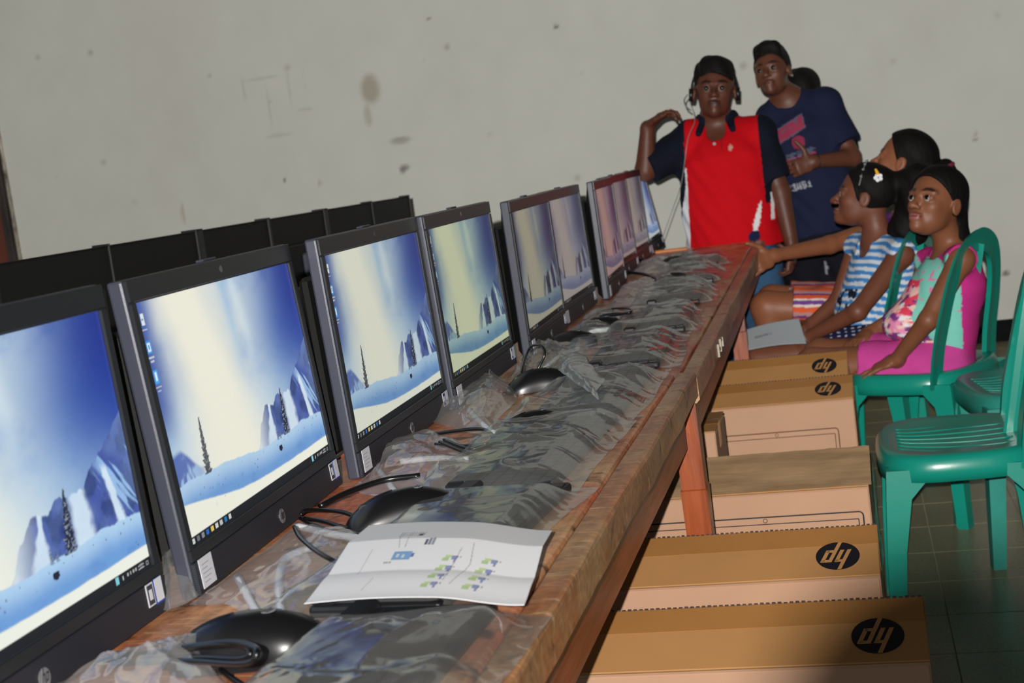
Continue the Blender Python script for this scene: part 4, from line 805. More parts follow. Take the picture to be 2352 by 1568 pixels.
# ---------------------------------------------------------------- figures: smooth implicit bodies, meshed as one surface
nrm = lambda a: np.asarray(a, float) / np.linalg.norm(a)
class Field:
    def __init__(s, lo, hi, h):
        s.h = h; s.lo = np.array(lo, float); n = np.ceil((np.array(hi) - s.lo) / h).astype(int) + 1
        s.ax = [(s.lo[i] + h * np.arange(n[i])).astype(np.float32) for i in range(3)]; s.D = np.ones(n, np.float32)
    def _do(s, fn, lo, hi, k, mode):
        sl = []
        for i in range(3):
            a = max(0, int((lo[i] - s.lo[i] - k) / s.h) - 3); b = min(len(s.ax[i]), int((hi[i] - s.lo[i] + k) / s.h) + 4)
            if b <= a: return
            sl.append(slice(a, b))
        X, Y, Z = s.ax[0][sl[0]][:, None, None], s.ax[1][sl[1]][None, :, None], s.ax[2][sl[2]][None, None, :]
        d = fn(X, Y, Z).astype(np.float32); D = s.D[tuple(sl)]; k = max(k, 1e-5)
        if mode == 'u': h = np.clip(.5 + .5 * (D - d) / k, 0, 1); s.D[tuple(sl)] = D * (1 - h) + d * h - k * h * (1 - h)
        else: d = -d; h = np.clip(.5 - .5 * (D - d) / k, 0, 1); s.D[tuple(sl)] = D * (1 - h) + d * h + k * h * (1 - h)
    def cap(s, a, b, ra, rb, k=.02, w=None, ratio=1, clips=(), mode='u'):
        a = np.array(a, float); b = np.array(b, float); ab = b - a; L = max(ab @ ab, 1e-12); w = None if w is None else nrm(w)
        def fn(X, Y, Z):
            px, py, pz = X - a[0], Y - a[1], Z - a[2]; t = np.clip((px * ab[0] + py * ab[1] + pz * ab[2]) / L, 0, 1)
            qx, qy, qz = px - ab[0] * t, py - ab[1] * t, pz - ab[2] * t; q2 = qx * qx + qy * qy + qz * qz
            if w is not None:
                qw = qx * w[0] + qy * w[1] + qz * w[2]; q2 = q2 - qw * qw * (1 - 1 / ratio ** 2)
            d = np.sqrt(np.maximum(q2, 0)) - (ra + (rb - ra) * t)
            for p, n in clips: d = np.maximum(d, (X - p[0]) * n[0] + (Y - p[1]) * n[1] + (Z - p[2]) * n[2])
            return d
        R = max(ra, rb) * max(1, ratio); s._do(fn, np.minimum(a, b) - R, np.maximum(a, b) + R, k, mode); return s
    def ell(s, c, M, r, k=.02, clips=(), mode='u'):
        c = np.array(c, float); M = np.array(M, float); r = np.array(r, float)
        def fn(X, Y, Z):
            p = (X - c[0], Y - c[1], Z - c[2]); q = [p[0] * M[0, i] + p[1] * M[1, i] + p[2] * M[2, i] for i in range(3)]
            k0 = np.sqrt(sum((q[i] / r[i]) ** 2 for i in range(3))); k1 = np.sqrt(sum((q[i] / r[i] ** 2) ** 2 for i in range(3))) + 1e-6
            d = k0 * (k0 - 1) / k1
            for P, n in clips: d = np.maximum(d, (X - P[0]) * n[0] + (Y - P[1]) * n[1] + (Z - P[2]) * n[2])
            return d
        R = max(r); s._do(fn, c - R, c + R, k, mode); return s
    def mesh(s, name, m, parent, paint=None, wob=0, seed=0):
        D = s.D
        if wob:
            X = s.ax[0][:, None, None]; Y = s.ax[1][None, :, None]; Z = s.ax[2][None, None, :]
            D = D + wob * (np.sin(X * 46 + Z * 31 + seed) * np.sin(Y * 39 - Z * 23 + seed) + .6 * np.sin(X * 83 - Y * 71 + Z * 57))
        S = D < 0; n = D.shape; nx, ny, nz = n[0] - 1, n[1] - 1, n[2] - 1
        cnt = sum(S[i:nx + i, j:ny + j, k:nz + k].astype(np.int8) for i in (0, 1) for j in (0, 1) for k in (0, 1))
        act = (cnt > 0) & (cnt < 8); idx = -np.ones((nx, ny, nz), np.int32); C = np.argwhere(act); idx[act] = np.arange(len(C))
        V = np.zeros((len(C), 3)); W = np.zeros(len(C)); cor = [(i, j, k) for i in (0, 1) for j in (0, 1) for k in (0, 1)]
        val = {c: D[C[:, 0] + c[0], C[:, 1] + c[1], C[:, 2] + c[2]] for c in cor}
        for a in cor:
            for d in range(3):
                if a[d] == 0:
                    b = list(a); b[d] = 1; b = tuple(b); va, vb = val[a], val[b]; x = (va < 0) != (vb < 0)
                    t = np.where(x, va / np.where(x, va - vb, 1), 0); p = np.tile(np.array(a, float), (len(C), 1)); p[:, d] += t
                    V += p * x[:, None]; W += x
        V = (V / W[:, None] + C) * s.h + s.lo
        F = []
        for d in range(3):
            e1, e2 = [(1, 2), (2, 0), (0, 1)][d]; sl0 = [slice(1, None)] * 3; A = [slice(1, n[i] - 1) for i in range(3)]; A[d] = slice(0, n[d] - 1); B = list(A); B[d] = slice(1, n[d])
            a_, b_ = S[tuple(A)], S[tuple(B)]; E = np.argwhere(a_ != b_); fl = a_[tuple(E.T)]
            g = E.copy(); g[:, e1] += 1; g[:, e2] += 1
            def at_(o1, o2):
                q = g.copy(); q[:, e1] -= o1; q[:, e2] -= o2; return idx[tuple(q.T)]
            quad = np.stack([at_(0, 0), at_(1, 0), at_(1, 1), at_(0, 1)], 1); quad[~fl] = quad[~fl][:, ::-1]; F.append(quad)
        F = np.concatenate(F); F = F[(F >= 0).all(1)]
        me = mesh_np(name, V, F, paint(V) if paint else None); return link(name, me, m, parent, True)

def skin_mat(name, col):
    m = mat(name, col, .5, .4, attr=True, var=.12, vscale=40, sub=.05, bump=.04, bscale=200); return m
SKIN = skin_mat('skin', (150, 100, 70)); HAIR = mat('hair_black', (14, 12, 12), .72, .22, var=.5, vscale=30, bump=.7, bscale=90, stretch=(1, 1, .25)); EYE = mat('eye', attr=True, rough=.25, spec=.35)
CLOTH = mat('cloth', attr=True, rough=.85, spec=.15, var=.06, vscale=60, bump=.1, bscale=350)

class Head:
    def __init__(s, crown, chin, fwd, hh=None, yc=None):
        crown = np.array(crown); chin = np.array(chin); up = nrm(crown - chin); f = np.array(fwd, float); f = nrm(f - up * (f @ up)); s.F = f; s.U = up; s.S = np.cross(f, up)   # S = the head's own right... x axis
        s.h = hh or np.linalg.norm(crown - chin); s.o = chin - f * s.h * .0; s.M = np.stack([s.S, s.F, s.U], 1)
    def p(s, x, y, z): return s.o + s.M @ (np.array([x, y, z]) * s.h)
    def skin(s, B, ears=True, wide=1.0):
        h = s.h; E = lambda c, r, k=.03, mode='u': B.ell(s.p(*c), s.M, np.array(r) * h, k * h / .2, mode=mode)
        E((0, -.04, .64), (.325 * wide, .42, .36)); E((0, .13, .40), (.245 * wide, .26, .33)); E((0, .17, .13), (.135 * wide, .165, .12), .03)
        E((.145 * wide, .08, .24), (.07, .14, .12), .025); E((-.145 * wide, .08, .24), (.07, .14, .12), .025)
        for sx in (1, -1):
            E((sx * .16, .25, .37), (.075, .075, .07), .02); E((sx * .135, .43, .475), (.085, .07, .058), .018, 's')
            B.cap(s.p(sx * .05, .385, .545), s.p(sx * .22, .325, .555), .030 * h, .022 * h, .012)
            B.ell(s.p(sx * .135, .335, .475), s.M, np.array((.088, .062, .060)) * h, .004)          # lids
            E((sx * .135, .400, .468), (.060, .03, .0165), .004, 's')                                  # opening
            if ears:
                E((sx * .335 * wide, -.03, .44), (.035, .085, .125), .008); E((sx * .375 * wide, .0, .45), (.025, .045, .075), .006, 's')
        B.cap(s.p(0, .37, .50), s.p(0, .475, .345), .030 * h, .048 * h, .012); E((0, .475, .325), (.058, .055, .045), .006)
        for sx in (1, -1): E((sx * .066, .435, .315), (.036, .045, .032), .006); E((sx * .035, .46, .292), (.018, .022, .012), .003, 's')
        E((0, .385, .215), (.11, .06, .028), .006); E((0, .375, .170), (.095, .065, .030), .006); E((0, .45, .193), (.115, .035, .007), .003, 's'); E((0, .325, .07), (.085, .08, .07), .02)
        return s
    def paint(s, V, c, lip=(140, 80, 76), brow=(26, 18, 16), lid=.8):
        q = ((V - s.o) @ s.M) / s.h; x, y, z = q[:, 0], q[:, 1], q[:, 2]; front = y > .2
        for sx in (1, -1):
            bd = np.hypot((x - sx * .14) / .100, (z - (.568 + .02 * np.cos((x - sx * .14) * 20))) / .026); c = mix(c, L3(*brow), .95 * sm(1.15, .75, bd) * front)
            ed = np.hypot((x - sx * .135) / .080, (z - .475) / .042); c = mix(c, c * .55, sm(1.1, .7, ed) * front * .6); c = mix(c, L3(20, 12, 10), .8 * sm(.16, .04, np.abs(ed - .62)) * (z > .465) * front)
        ld = np.hypot(x / .105, (z - .193) / .050); c = mix(c, L3(*lip), .7 * sm(1.1, .8, ld) * (y > .3)); c = mix(c, L3(40, 18, 16), .8 * sm(.010, .003, np.abs(z - .193)) * (np.abs(x) < .1) * (y > .3))
        return c
    def eyes(s, parent, look=(0, 1, 0), white=(176, 168, 158)):
        for sx in (1, -1):
            c = s.p(sx * .135, .345, .472); r = .058 * s.h; bm = bmesh.new(); bmesh.ops.create_uvsphere(bm, u_segments=24, v_segments=16, radius=r); me = bpy.data.meshes.new('eye'); bm.to_mesh(me); bm.free()
            V = np.array([v.co for v in me.vertices]); d = s.M @ nrm(look); t = (V / r) @ d; col = np.tile(L3(*white), (len(V), 1)); col = mix(col, L3(30, 16, 10), (t > .74) * 1.); col = mix(col, L3(5, 4, 4), (t > .92) * 1.)
            a = me.color_attributes.new('Col', 'FLOAT_COLOR', 'POINT'); a.data.foreach_set('color', np.c_[col, np.ones(len(col))].astype(np.float32).ravel()); o = link('eye', me, EYE, parent, True); o.location = c
    def hair(s, H, thick=.035, line=(.36, .80), ear=(-.02, .36), k=.01, nape=.22, wide=1.0):
        # a cap over the skull, cut along the hairline
        a = np.array([0, line[0], line[1]]); b = np.array([0, ear[0], ear[1]]); t = b - a; n = np.array([0, t[2], -t[1]]); n = n / np.linalg.norm(n)
        if n[1] < 0: n = -n
        nw = s.M @ n; pw_ = s.p(*a); dn = -s.U; low = s.p(0, 0, nape)
        H.ell(s.p(0, -.04, .65), s.M, (np.array((.325 * wide, .42, .36)) + thick) * s.h, k, clips=[(pw_, nw), (low, dn)])
        return s
def hand(B, wrist, d, pn, side, s=1., curl=(.5, .5, .5, .5), spread=.12, thumb=(.75, .6, 0), k=.006):
    "palm, four fingers of unequal length bent at two joints, thumb from the side of the palm. d = along the hand, pn = palm normal, side = towards the thumb"
    d = nrm(d); side = nrm(np.array(side, float) - d * (np.array(side, float) @ d)); pn_ = np.cross(d, side); pn_ = pn_ * np.sign(pn_ @ np.array(pn, float)) if abs(pn_ @ np.array(pn, float)) > 1e-6 else pn_
    w_ = np.array(wrist, float); e = w_ + d * .072 * s
    B.cap(w_ - d * .01 * s, w_ + d * .03 * s, .016 * s, .0135 * s, .012, side, 1.6); B.cap(w_ + d * .025 * s, e, .0125 * s, .0115 * s, .01, side, 2.9)
    for i, (off, L_) in enumerate(((1.5, .92), (.5, 1.0), (-.5, .95), (-1.5, .75))):
        p = e + side * off * .0178 * s - d * .006 * s * (abs(off) > 1); c = curl[i]; dd = nrm(d + side * off * spread); r0 = .0082 * s
        for j, (sl, r) in enumerate(((.040, .0080), (.025, .0072), (.019, .0064))):
            a = c * (.55 if j == 0 else 1.0); q = nrm(dd * math.cos(a) + pn_ * math.sin(a)); pn2 = nrm(pn_ * math.cos(a) - dd * math.sin(a)); e2 = p + q * sl * L_ * s
            B.cap(p, e2, r0, r * s, .003); p = e2; dd = q; pn_j = pn2; r0 = r * s
            pn_keep = pn_; pn_ = pn2
        pn_ = np.cross(d, side); pn_ = pn_ * (np.sign(pn_ @ np.array(pn, float)) or 1)
    tb = w_ + d * .020 * s + side * .020 * s; t1 = tb + nrm(side * thumb[0] + d * thumb[1] + pn_ * thumb[2]) * .036 * s; t2 = t1 + nrm(side * (thumb[0] - .25) + d * (thumb[1] + .25) + pn_ * (thumb[2] + .1)) * .030 * s
    t3 = t2 + nrm(side * (thumb[0] - .35) + d * (thumb[1] + .3) + pn_ * (thumb[2] + .15)) * .020 * s
    B.cap(tb, t1, .0125 * s, .0105 * s, .008); B.cap(t1, t2, .0095 * s, .0085 * s, .003); B.cap(t2, t3, .0085 * s, .007 * s, .003)
def foot(B, ankle, d, s=1.):
    a = np.array(ankle, float); d = nrm([d[0], d[1], 0]); f = np.array([a[0], a[1], .028 * s]); B.cap(a, f - d * .03 * s, .034 * s, .03 * s, .02); B.cap(f - d * .03 * s, f + d * .14 * s, .028 * s, .022 * s, .02, np.cross(d, [0, 0, 1]), 1.4, clips=[((0, 0, .002), (0, 0, -1))])
def bounds(pts, pad): P = np.array(pts); return P.min(0) - pad, P.max(0) + pad
UP = np.array([0, 0, 1.])
def base_paint(col, var=.06, seed=0):
    def f(V):
        c = np.tile(L3(*col), (len(V), 1)); c *= (1 - var + 2 * var * fbm(V[:, 0] * 18 + V[:, 1] * 7, V[:, 2] * 18, seed, 3))[:, None]; return c
    return f

# ---- the seated girl in front: turquoise and pink top, pink shorts
def girl_pink():
    t0 = time.time(); Y = 4.20; r = empty('person', (at(2160, 830, Y)[0], Y, 0), 0, 'seated girl in a turquoise and pink sleeveless top and pink shorts', 'person', 'people around the far table')
    H = Head(at(2168, 386, Y - .02), at(2135, 545, Y - .07), (-.68, -.73, -.03)); hc = H.p(0, 0, 0)
    nb = at(2188, 585, Y + .01); ch = at(2180, 655, Y + .0); wa = at(2168, 745, Y); pe = at(2160, 818, Y + .01); sn = at(2208, 596, Y - .13); sf = at(2135, 600, Y + .13)
    en = at(2132, 735, Y - .20); wn = at(2058, 826, Y - .12); ef = at(2090, 712, Y + .20); wf = at(1995, 763, Y + .16)
    hn, hf = pe + np.array([-.01, -.07, -.02]), pe + np.array([-.01, .07, -.02]); kn = at(1868, 838, Y + .0); kf = at(1885, 815, Y + .20); an_ = np.array([kn[0] - .02, kn[1] + .0, .06]); af = np.array([kf[0] - .04, kf[1], .06])
    W = nrm(sn - sf); lo, hi = bounds([H.p(0, 0, 1.1), wn, en, kn, kf, an_, af, wf, ch, sn], .13); lo[2] = -.005
    B = Field(lo, hi, .0045); H.skin(B, wide=1.0)
    B.cap(H.p(0, -.16, .30), nb + UP * .01, .038, .042, .02); B.cap(nb, ch, .045, .072, .04, W, 1.35); B.cap(ch, wa, .078, .070, .04, W, 1.25); B.cap(wa, pe, .070, .082, .04, W, 1.3)
    for s_, e_, w_ in ((sn, en, wn), (sf, ef, wf)):
        B.cap(nb - UP * .015, s_, .030, .036, .03); B.cap(s_, e_, .034, .026, .02); B.cap(e_, w_, .027, .0185, .012)
    for h_, k_, a_ in ((hn, kn, an_), (hf, kf, af)): B.cap(h_, k_, .070, .050, .04); B.cap(k_, k_ * .6 + a_ * .4 + np.array([.015, 0, 0]), .048, .046, .02); B.cap(k_ * .6 + a_ * .4 + np.array([.015, 0, 0]), a_, .045, .027, .02); foot(B, a_, (-1, .1, 0), .85)
    hand(B, wn, at(1985, 853, Y - .10) - wn, -UP, (-.3, .9, .1), .84, (.12, .05, .1, .15), .16, (.8, .5, 0)); hand(B, wf, at(1945, 795, Y + .10) - wf, -UP, (.2, -1, 0), .82, (.35, .4, .4, .4), .08, (.5, .7, .3))
    def paint(V): c = base_paint((132, 82, 56))(V); return H.paint(V, c, (168, 96, 100))
    body = B.mesh('body', SKIN, r, paint); H.eyes(r, (-.15, 1, .03))
    C = Field(*bounds([nb, ch, pe, sn, sf, wa, kn, hn, hf], .16), .005)
    o = .010; cut = [(sn + (sn - nb) * .10, nrm(sn - nb))]; cutf = [(sf + (sf - nb) * .10, nrm(sf - nb))]; hem = at(2140, 822, Y); hemn = (-.25, 0, -.97)
    C.cap(nb - UP * .0, ch, .048, .072 + o, .03, W, 1.35); C.cap(ch, wa, .078 + o, .072 + o, .04, W, 1.27); C.cap(wa, pe, .072 + o, .086 + o, .04, W, 1.3, clips=[(hem, nrm(hemn))])
    C.cap(nb - UP * .012, sn, .036, .044, .02, clips=cut); C.cap(nb - UP * .012, sf, .036, .044, .02, clips=cutf)
    C.cap(ch, at(2075, 745, Y - .02), .075, .060, .05, W, 1.3, clips=[(at(2055, 775, Y), nrm((-.5, 0, -.8)))])
    C.ell(nb + np.array([-.03, -.015, .035]), np.eye(3), (.052, .055, .055), .005, mode='s')
    def shirt(V):
        # seen from the front the print is turquoise, the back is magenta
        f = nrm(np.cross(UP, W)); f = f * np.sign(f @ np.array([-1, -.3, 0])); q = (V - ch) @ f; s_ = (V - ch) @ W; z = V[:, 2] - ch[2]
        c = np.tile(L3(126, 206, 190), (len(V), 1)); n = fbm(s_ * 24 + 3, z * 24 + q * 16, 5, 3)
        c = mix(c, L3(196, 48, 132), (q < .012 + .03 * (z > .06)) * 1.); fr = q >= .012
        d = fbm(s_ * 95, z * 95, 9, 1); c = mix(c, L3(232, 110, 170), fr * sm(.80, .84, d) * .9)
        band = np.abs(s_ + .01 + .15 * z) < (.046 + .02 * n)
        pr = fr & band & (z < .03)
        c = mix(c, L3(240, 150, 190), pr * sm(.42, .46, n)); c = mix(c, L3(124, 60, 130), pr * sm(.50, .54, fbm(s_ * 34, z * 34 + 7, 15, 3))); c = mix(c, L3(245, 200, 190), pr * sm(.56, .60, fbm(s_ * 48 + 5, z * 48, 19, 3))); c = mix(c, L3(236, 70, 100), pr * sm(.60, .64, fbm(s_ * 30, z * 40 + 2, 23, 3))); c = mix(c, L3(240, 235, 240), pr * sm(.66, .7, fbm(s_ * 60, z * 60, 29, 3)))
        return c
    C.mesh('top', CLOTH, r, shirt, .0012)
    S = Field(*bounds([pe, kn, kf, hn, hf], .14), .005); cf = at(1980, 820, Y); cfn = nrm(kn - hn)
    S.cap(wa * .3 + pe * .7, pe, .086, .096, .03, W, 1.3); S.cap(hn, kn, .082, .066, .03, clips=[(cf, cfn)]); S.cap(hf, kf, .082, .066, .03, clips=[(at(1985, 800, Y + .2), cfn)])
    S.mesh('shorts', CLOTH, r, base_paint((200, 70, 150), .08, 3), .0015)
    h = Field(*bounds([H.p(0, 0, 1.1), H.p(0, -.6, 0), at(2270, 740, Y + .03), nb], .14), .004); H.hair(h, .035, (.40, .84), (.02, .46), .006, .30); h.cap(H.p(0, -.42, .50), H.p(0, -.50, .10), .035, .045, .02)
    pts = [H.p(0, -.50, .10), at(2215, 590, Y + .06), at(2240, 660, Y + .10), at(2255, 720, Y + .12), at(2243, 758, Y + .10)]
    rr = [.045, .042, .034, .026, .008]
    for i in range(4): h.cap(pts[i], pts[i + 1], rr[i], rr[i + 1], .015)
    for dx, dy in ((14, -30), (24, -10), (6, -44), (-8, -20)): h.cap(at(2245, 690, Y + .12), at(2250 + dx, 755 + dy, Y + .11), .016, .003, .01)
    h.ell(H.p(.0, .42, .40), H.M, np.array((.24, .25, .36)) * H.h, .01, mode='s')
    h.mesh('hair', HAIR, r, None, .0012)
# ---- girl in the blue striped top
def girl_blue():
    Y = 4.62; r = empty('person', (at(2045, 770, Y)[0], Y, 0), 0, 'seated girl in a blue and white striped top with a dark ponytail and flower clip', 'person', 'people around the far table')
    H = Head(at(2005, 379, Y), at(1972, 522, Y - .01), (-.97, .10, 0))
    nb = at(2018, 560, Y); ch = at(2035, 628, Y); wa = at(2048, 700, Y); pe = at(2052, 768, Y); sn = at(2070, 585, Y - .12); sf = at(1972, 566, Y + .12)
    en = at(1970, 715, Y - .24); wn = at(1852, 776, Y - .12); ef = at(1925, 690, Y + .10); wf = at(1858, 748, Y + .02)
    hn, hf = pe + np.array([0, -.07, -.02]), pe + np.array([0, .07, -.02]); kn = at(1742, 830, Y - .06); kf = at(1760, 800, Y + .16); an_ = np.array([kn[0] + .01, kn[1], .06]); af = np.array([kf[0] + .02, kf[1], .06]); W = nrm(sn - sf)
    lo, hi = bounds([H.p(0, 0, 1.1), H.p(0, .5, .4), wn, en, kn, kf, an_, af, wf, ch, sn], .13); lo[2] = -.005
    B = Field(lo, hi, .0045); H.skin(B)
    B.cap(H.p(0, -.16, .30), nb, .038, .042, .02); B.cap(nb, ch, .045, .078, .04, W, 1.4); B.cap(ch, wa, .082, .074, .04, W, 1.3); B.cap(wa, pe, .074, .088, .04, W, 1.3)
    for s_, e_, w_ in ((sn, en, wn), (sf, ef, wf)): B.cap(nb - UP * .015, s_, .030, .038, .03); B.cap(s_, e_, .036, .027, .02); B.cap(e_, w_, .028, .019, .012)
    for h_, k_, a_ in ((hn, kn, an_), (hf, kf, af)): B.cap(h_, k_, .074, .052, .04); m_ = k_ * .6 + a_ * .4 + np.array([.015, 0, 0]); B.cap(k_, m_, .050, .048, .02); B.cap(m_, a_, .047, .028, .02); foot(B, a_, (-1, 0, 0), .9)
    hand(B, wn, at(1790, 812, Y - .04) - wn, (0, .2, -1), (-.2, .3, 1), .88, (.5, .55, .6, .6), .06, (.4, .9, .2)); hand(B, wf, at(1812, 792, Y - .08) - wf, (0, -.4, -1), (-.5, -.6, .4), .85, (.5, .6, .6, .6), .06, (.5, .7, .3))
    def paint(V): c = base_paint((114, 68, 50))(V); return H.paint(V, c, (120, 66, 62))
    B.mesh('body', SKIN, r, paint); H.eyes(r)
    bt = MB(); d = nrm(wn - en); a = np.cross(d, UP); a = nrm(a); b = np.cross(d, a); p = wn - d * .012
    bt.tube([p + (a * math.cos(q) + b * math.sin(q)) * .0225 for q in np.linspace(0, 6.283, 20)], .0025, 6).build('bracelet', mat('bracelet_silver', (200, 200, 200), .2, .5, .9), r)
    C = Field(*bounds([nb, ch, pe, sn, sf, wa, at(1950, 640, Y)], .17), .005); o = .010
    C.cap(nb, ch, .048, .080 + o, .03, W, 1.4); C.cap(ch, wa, .084 + o, .078 + o, .04, W, 1.35); C.cap(wa, pe - UP * .02, .078 + o, .096 + o, .04, W, 1.35)
    C.cap(nb - UP * .010, sn, .038, .050, .02, clips=[(sn + (sn - nb) * .18, nrm(sn - nb))]); C.cap(nb - UP * .010, sf, .038, .048, .02, clips=[(sf + (sf - nb) * .15, nrm(sf - nb))])
    C.cap(ch + np.array([-.03, 0, 0]), at(1985, 705, Y), .078, .070, .05, W, 1.2); C.cap(at(1985, 705, Y), at(1975, 735, Y), .070, .075, .05, W, 1.2)
    C.ell(nb + np.array([-.045, -.02, .010]), np.eye(3), (.035, .04, .065), .005, mode='s')
    def stripes(V):
        z = V[:, 2] + .22 * (V[:, 0] - ch[0]) + .006 * np.sin(V[:, 1] * 40); t = (z / .0245) % 1; c = np.tile(L3(206, 214, 222), (len(V), 1))
        c = mix(c, L3(66, 132, 196), (np.abs(t - .5) < .26) * 1.); f = (V - ch) @ np.array([-1, 0, 0]); s_ = (V - ch) @ W; zz = V[:, 2] - ch[2]
        pr = (f > .05) & (np.abs(s_ + .02) < .05) & (zz < -.03) & (zz > -.17); c = mix(c, L3(20, 28, 48), pr * sm(.5, .54, fbm(s_ * 60, zz * 45, 33, 2))); return c
    C.mesh('striped_top', CLOTH, r, stripes, .0015)
    S = Field(*bounds([pe, kn, kf, hn, hf], .15), .005); cf = at(1862, 790, Y - .05); cn = nrm(kn - hn)
    S.cap(wa * .2 + pe * .8, pe, .090, .100, .03, W, 1.3); S.cap(hn, kn, .086, .072, .04, clips=[(cf, cn)]); S.cap(hf, kf, .086, .072, .04, clips=[(cf, cn)]); S.cap((hn + hf) / 2, (kn + kf) / 2, .070, .055, .04, clips=[(cf, cn)])
    def dots(V):
        c = base_paint((26, 28, 60), .1, 4)(V); u = (V[:, 0] / .022); v = (V[:, 1] * .7 + V[:, 2]) / .018; return mix(c, L3(200, 206, 226), (np.hypot(u % 1 - .5, v % 1 - .5) < .19) * .9)
    S.mesh('dotted_skirt', CLOTH, r, dots, .0015)
    h = Field(*bounds([H.p(0, 0, 1.1), H.p(0, -1.1, 0), nb], .13), .004); H.hair(h, .035, (.37, .86), (.10, .44), .006, .26)
    for a, b, r1, r2 in (((0, -.45, .80), (0, -.72, .86), .030, .055), ((0, -.72, .86), (0, -.88, .55), .060, .072), ((0, -.88, .55), (0, -.74, .12), .074, .060), ((0, -.74, .12), (.0, -.50, -.12), .055, .020)): h.cap(H.p(*a), H.p(*b), r1 * 1.0, r2, .02)
    h.mesh('hair', HAIR, r, None, .003)
    f = MB(); c0 = H.p(-.335 if (H.S @ np.array([0, -1, 0])) < 0 else .335, -.16, .80); out = np.array([0, -1., .3]); out = nrm(out); e1 = nrm(np.cross(out, UP)); e2 = np.cross(out, e1); c0 = c0 + out * .014
    for q in range(5): a = q * 2 * math.pi / 5; f.tube([c0 + (e1 * math.cos(a) + e2 * math.sin(a)) * .008 - out * .004, c0 + (e1 * math.cos(a) + e2 * math.sin(a)) * .008 + out * .003], .0062, 10)
    f.build('flower_clip', mat('clip_white', (235, 235, 240), .35), r)
    MB().tube([c0 + UP * .010, c0 + UP * .028 - nrm([-1, 0, 0]) * -.006], [.006, .003], 8).build('yellow_petal', mat('clip_yellow', (236, 176, 40), .4), r)
    hb = MB(); q = [H.p(.36 * math.cos(a), .10, .60 + .44 * math.sin(a)) for a in np.linspace(.1, math.pi - .1, 30)]; hb.tube(q, .0022, 6)
    for p_ in q[2:28:3]: hb.tube([p_ - UP * .0001, p_ + UP * .006], .0042, 8)
    hb.build('beaded_hairband', mat('band_silver', (190, 190, 196), .25, .5, .7), r)
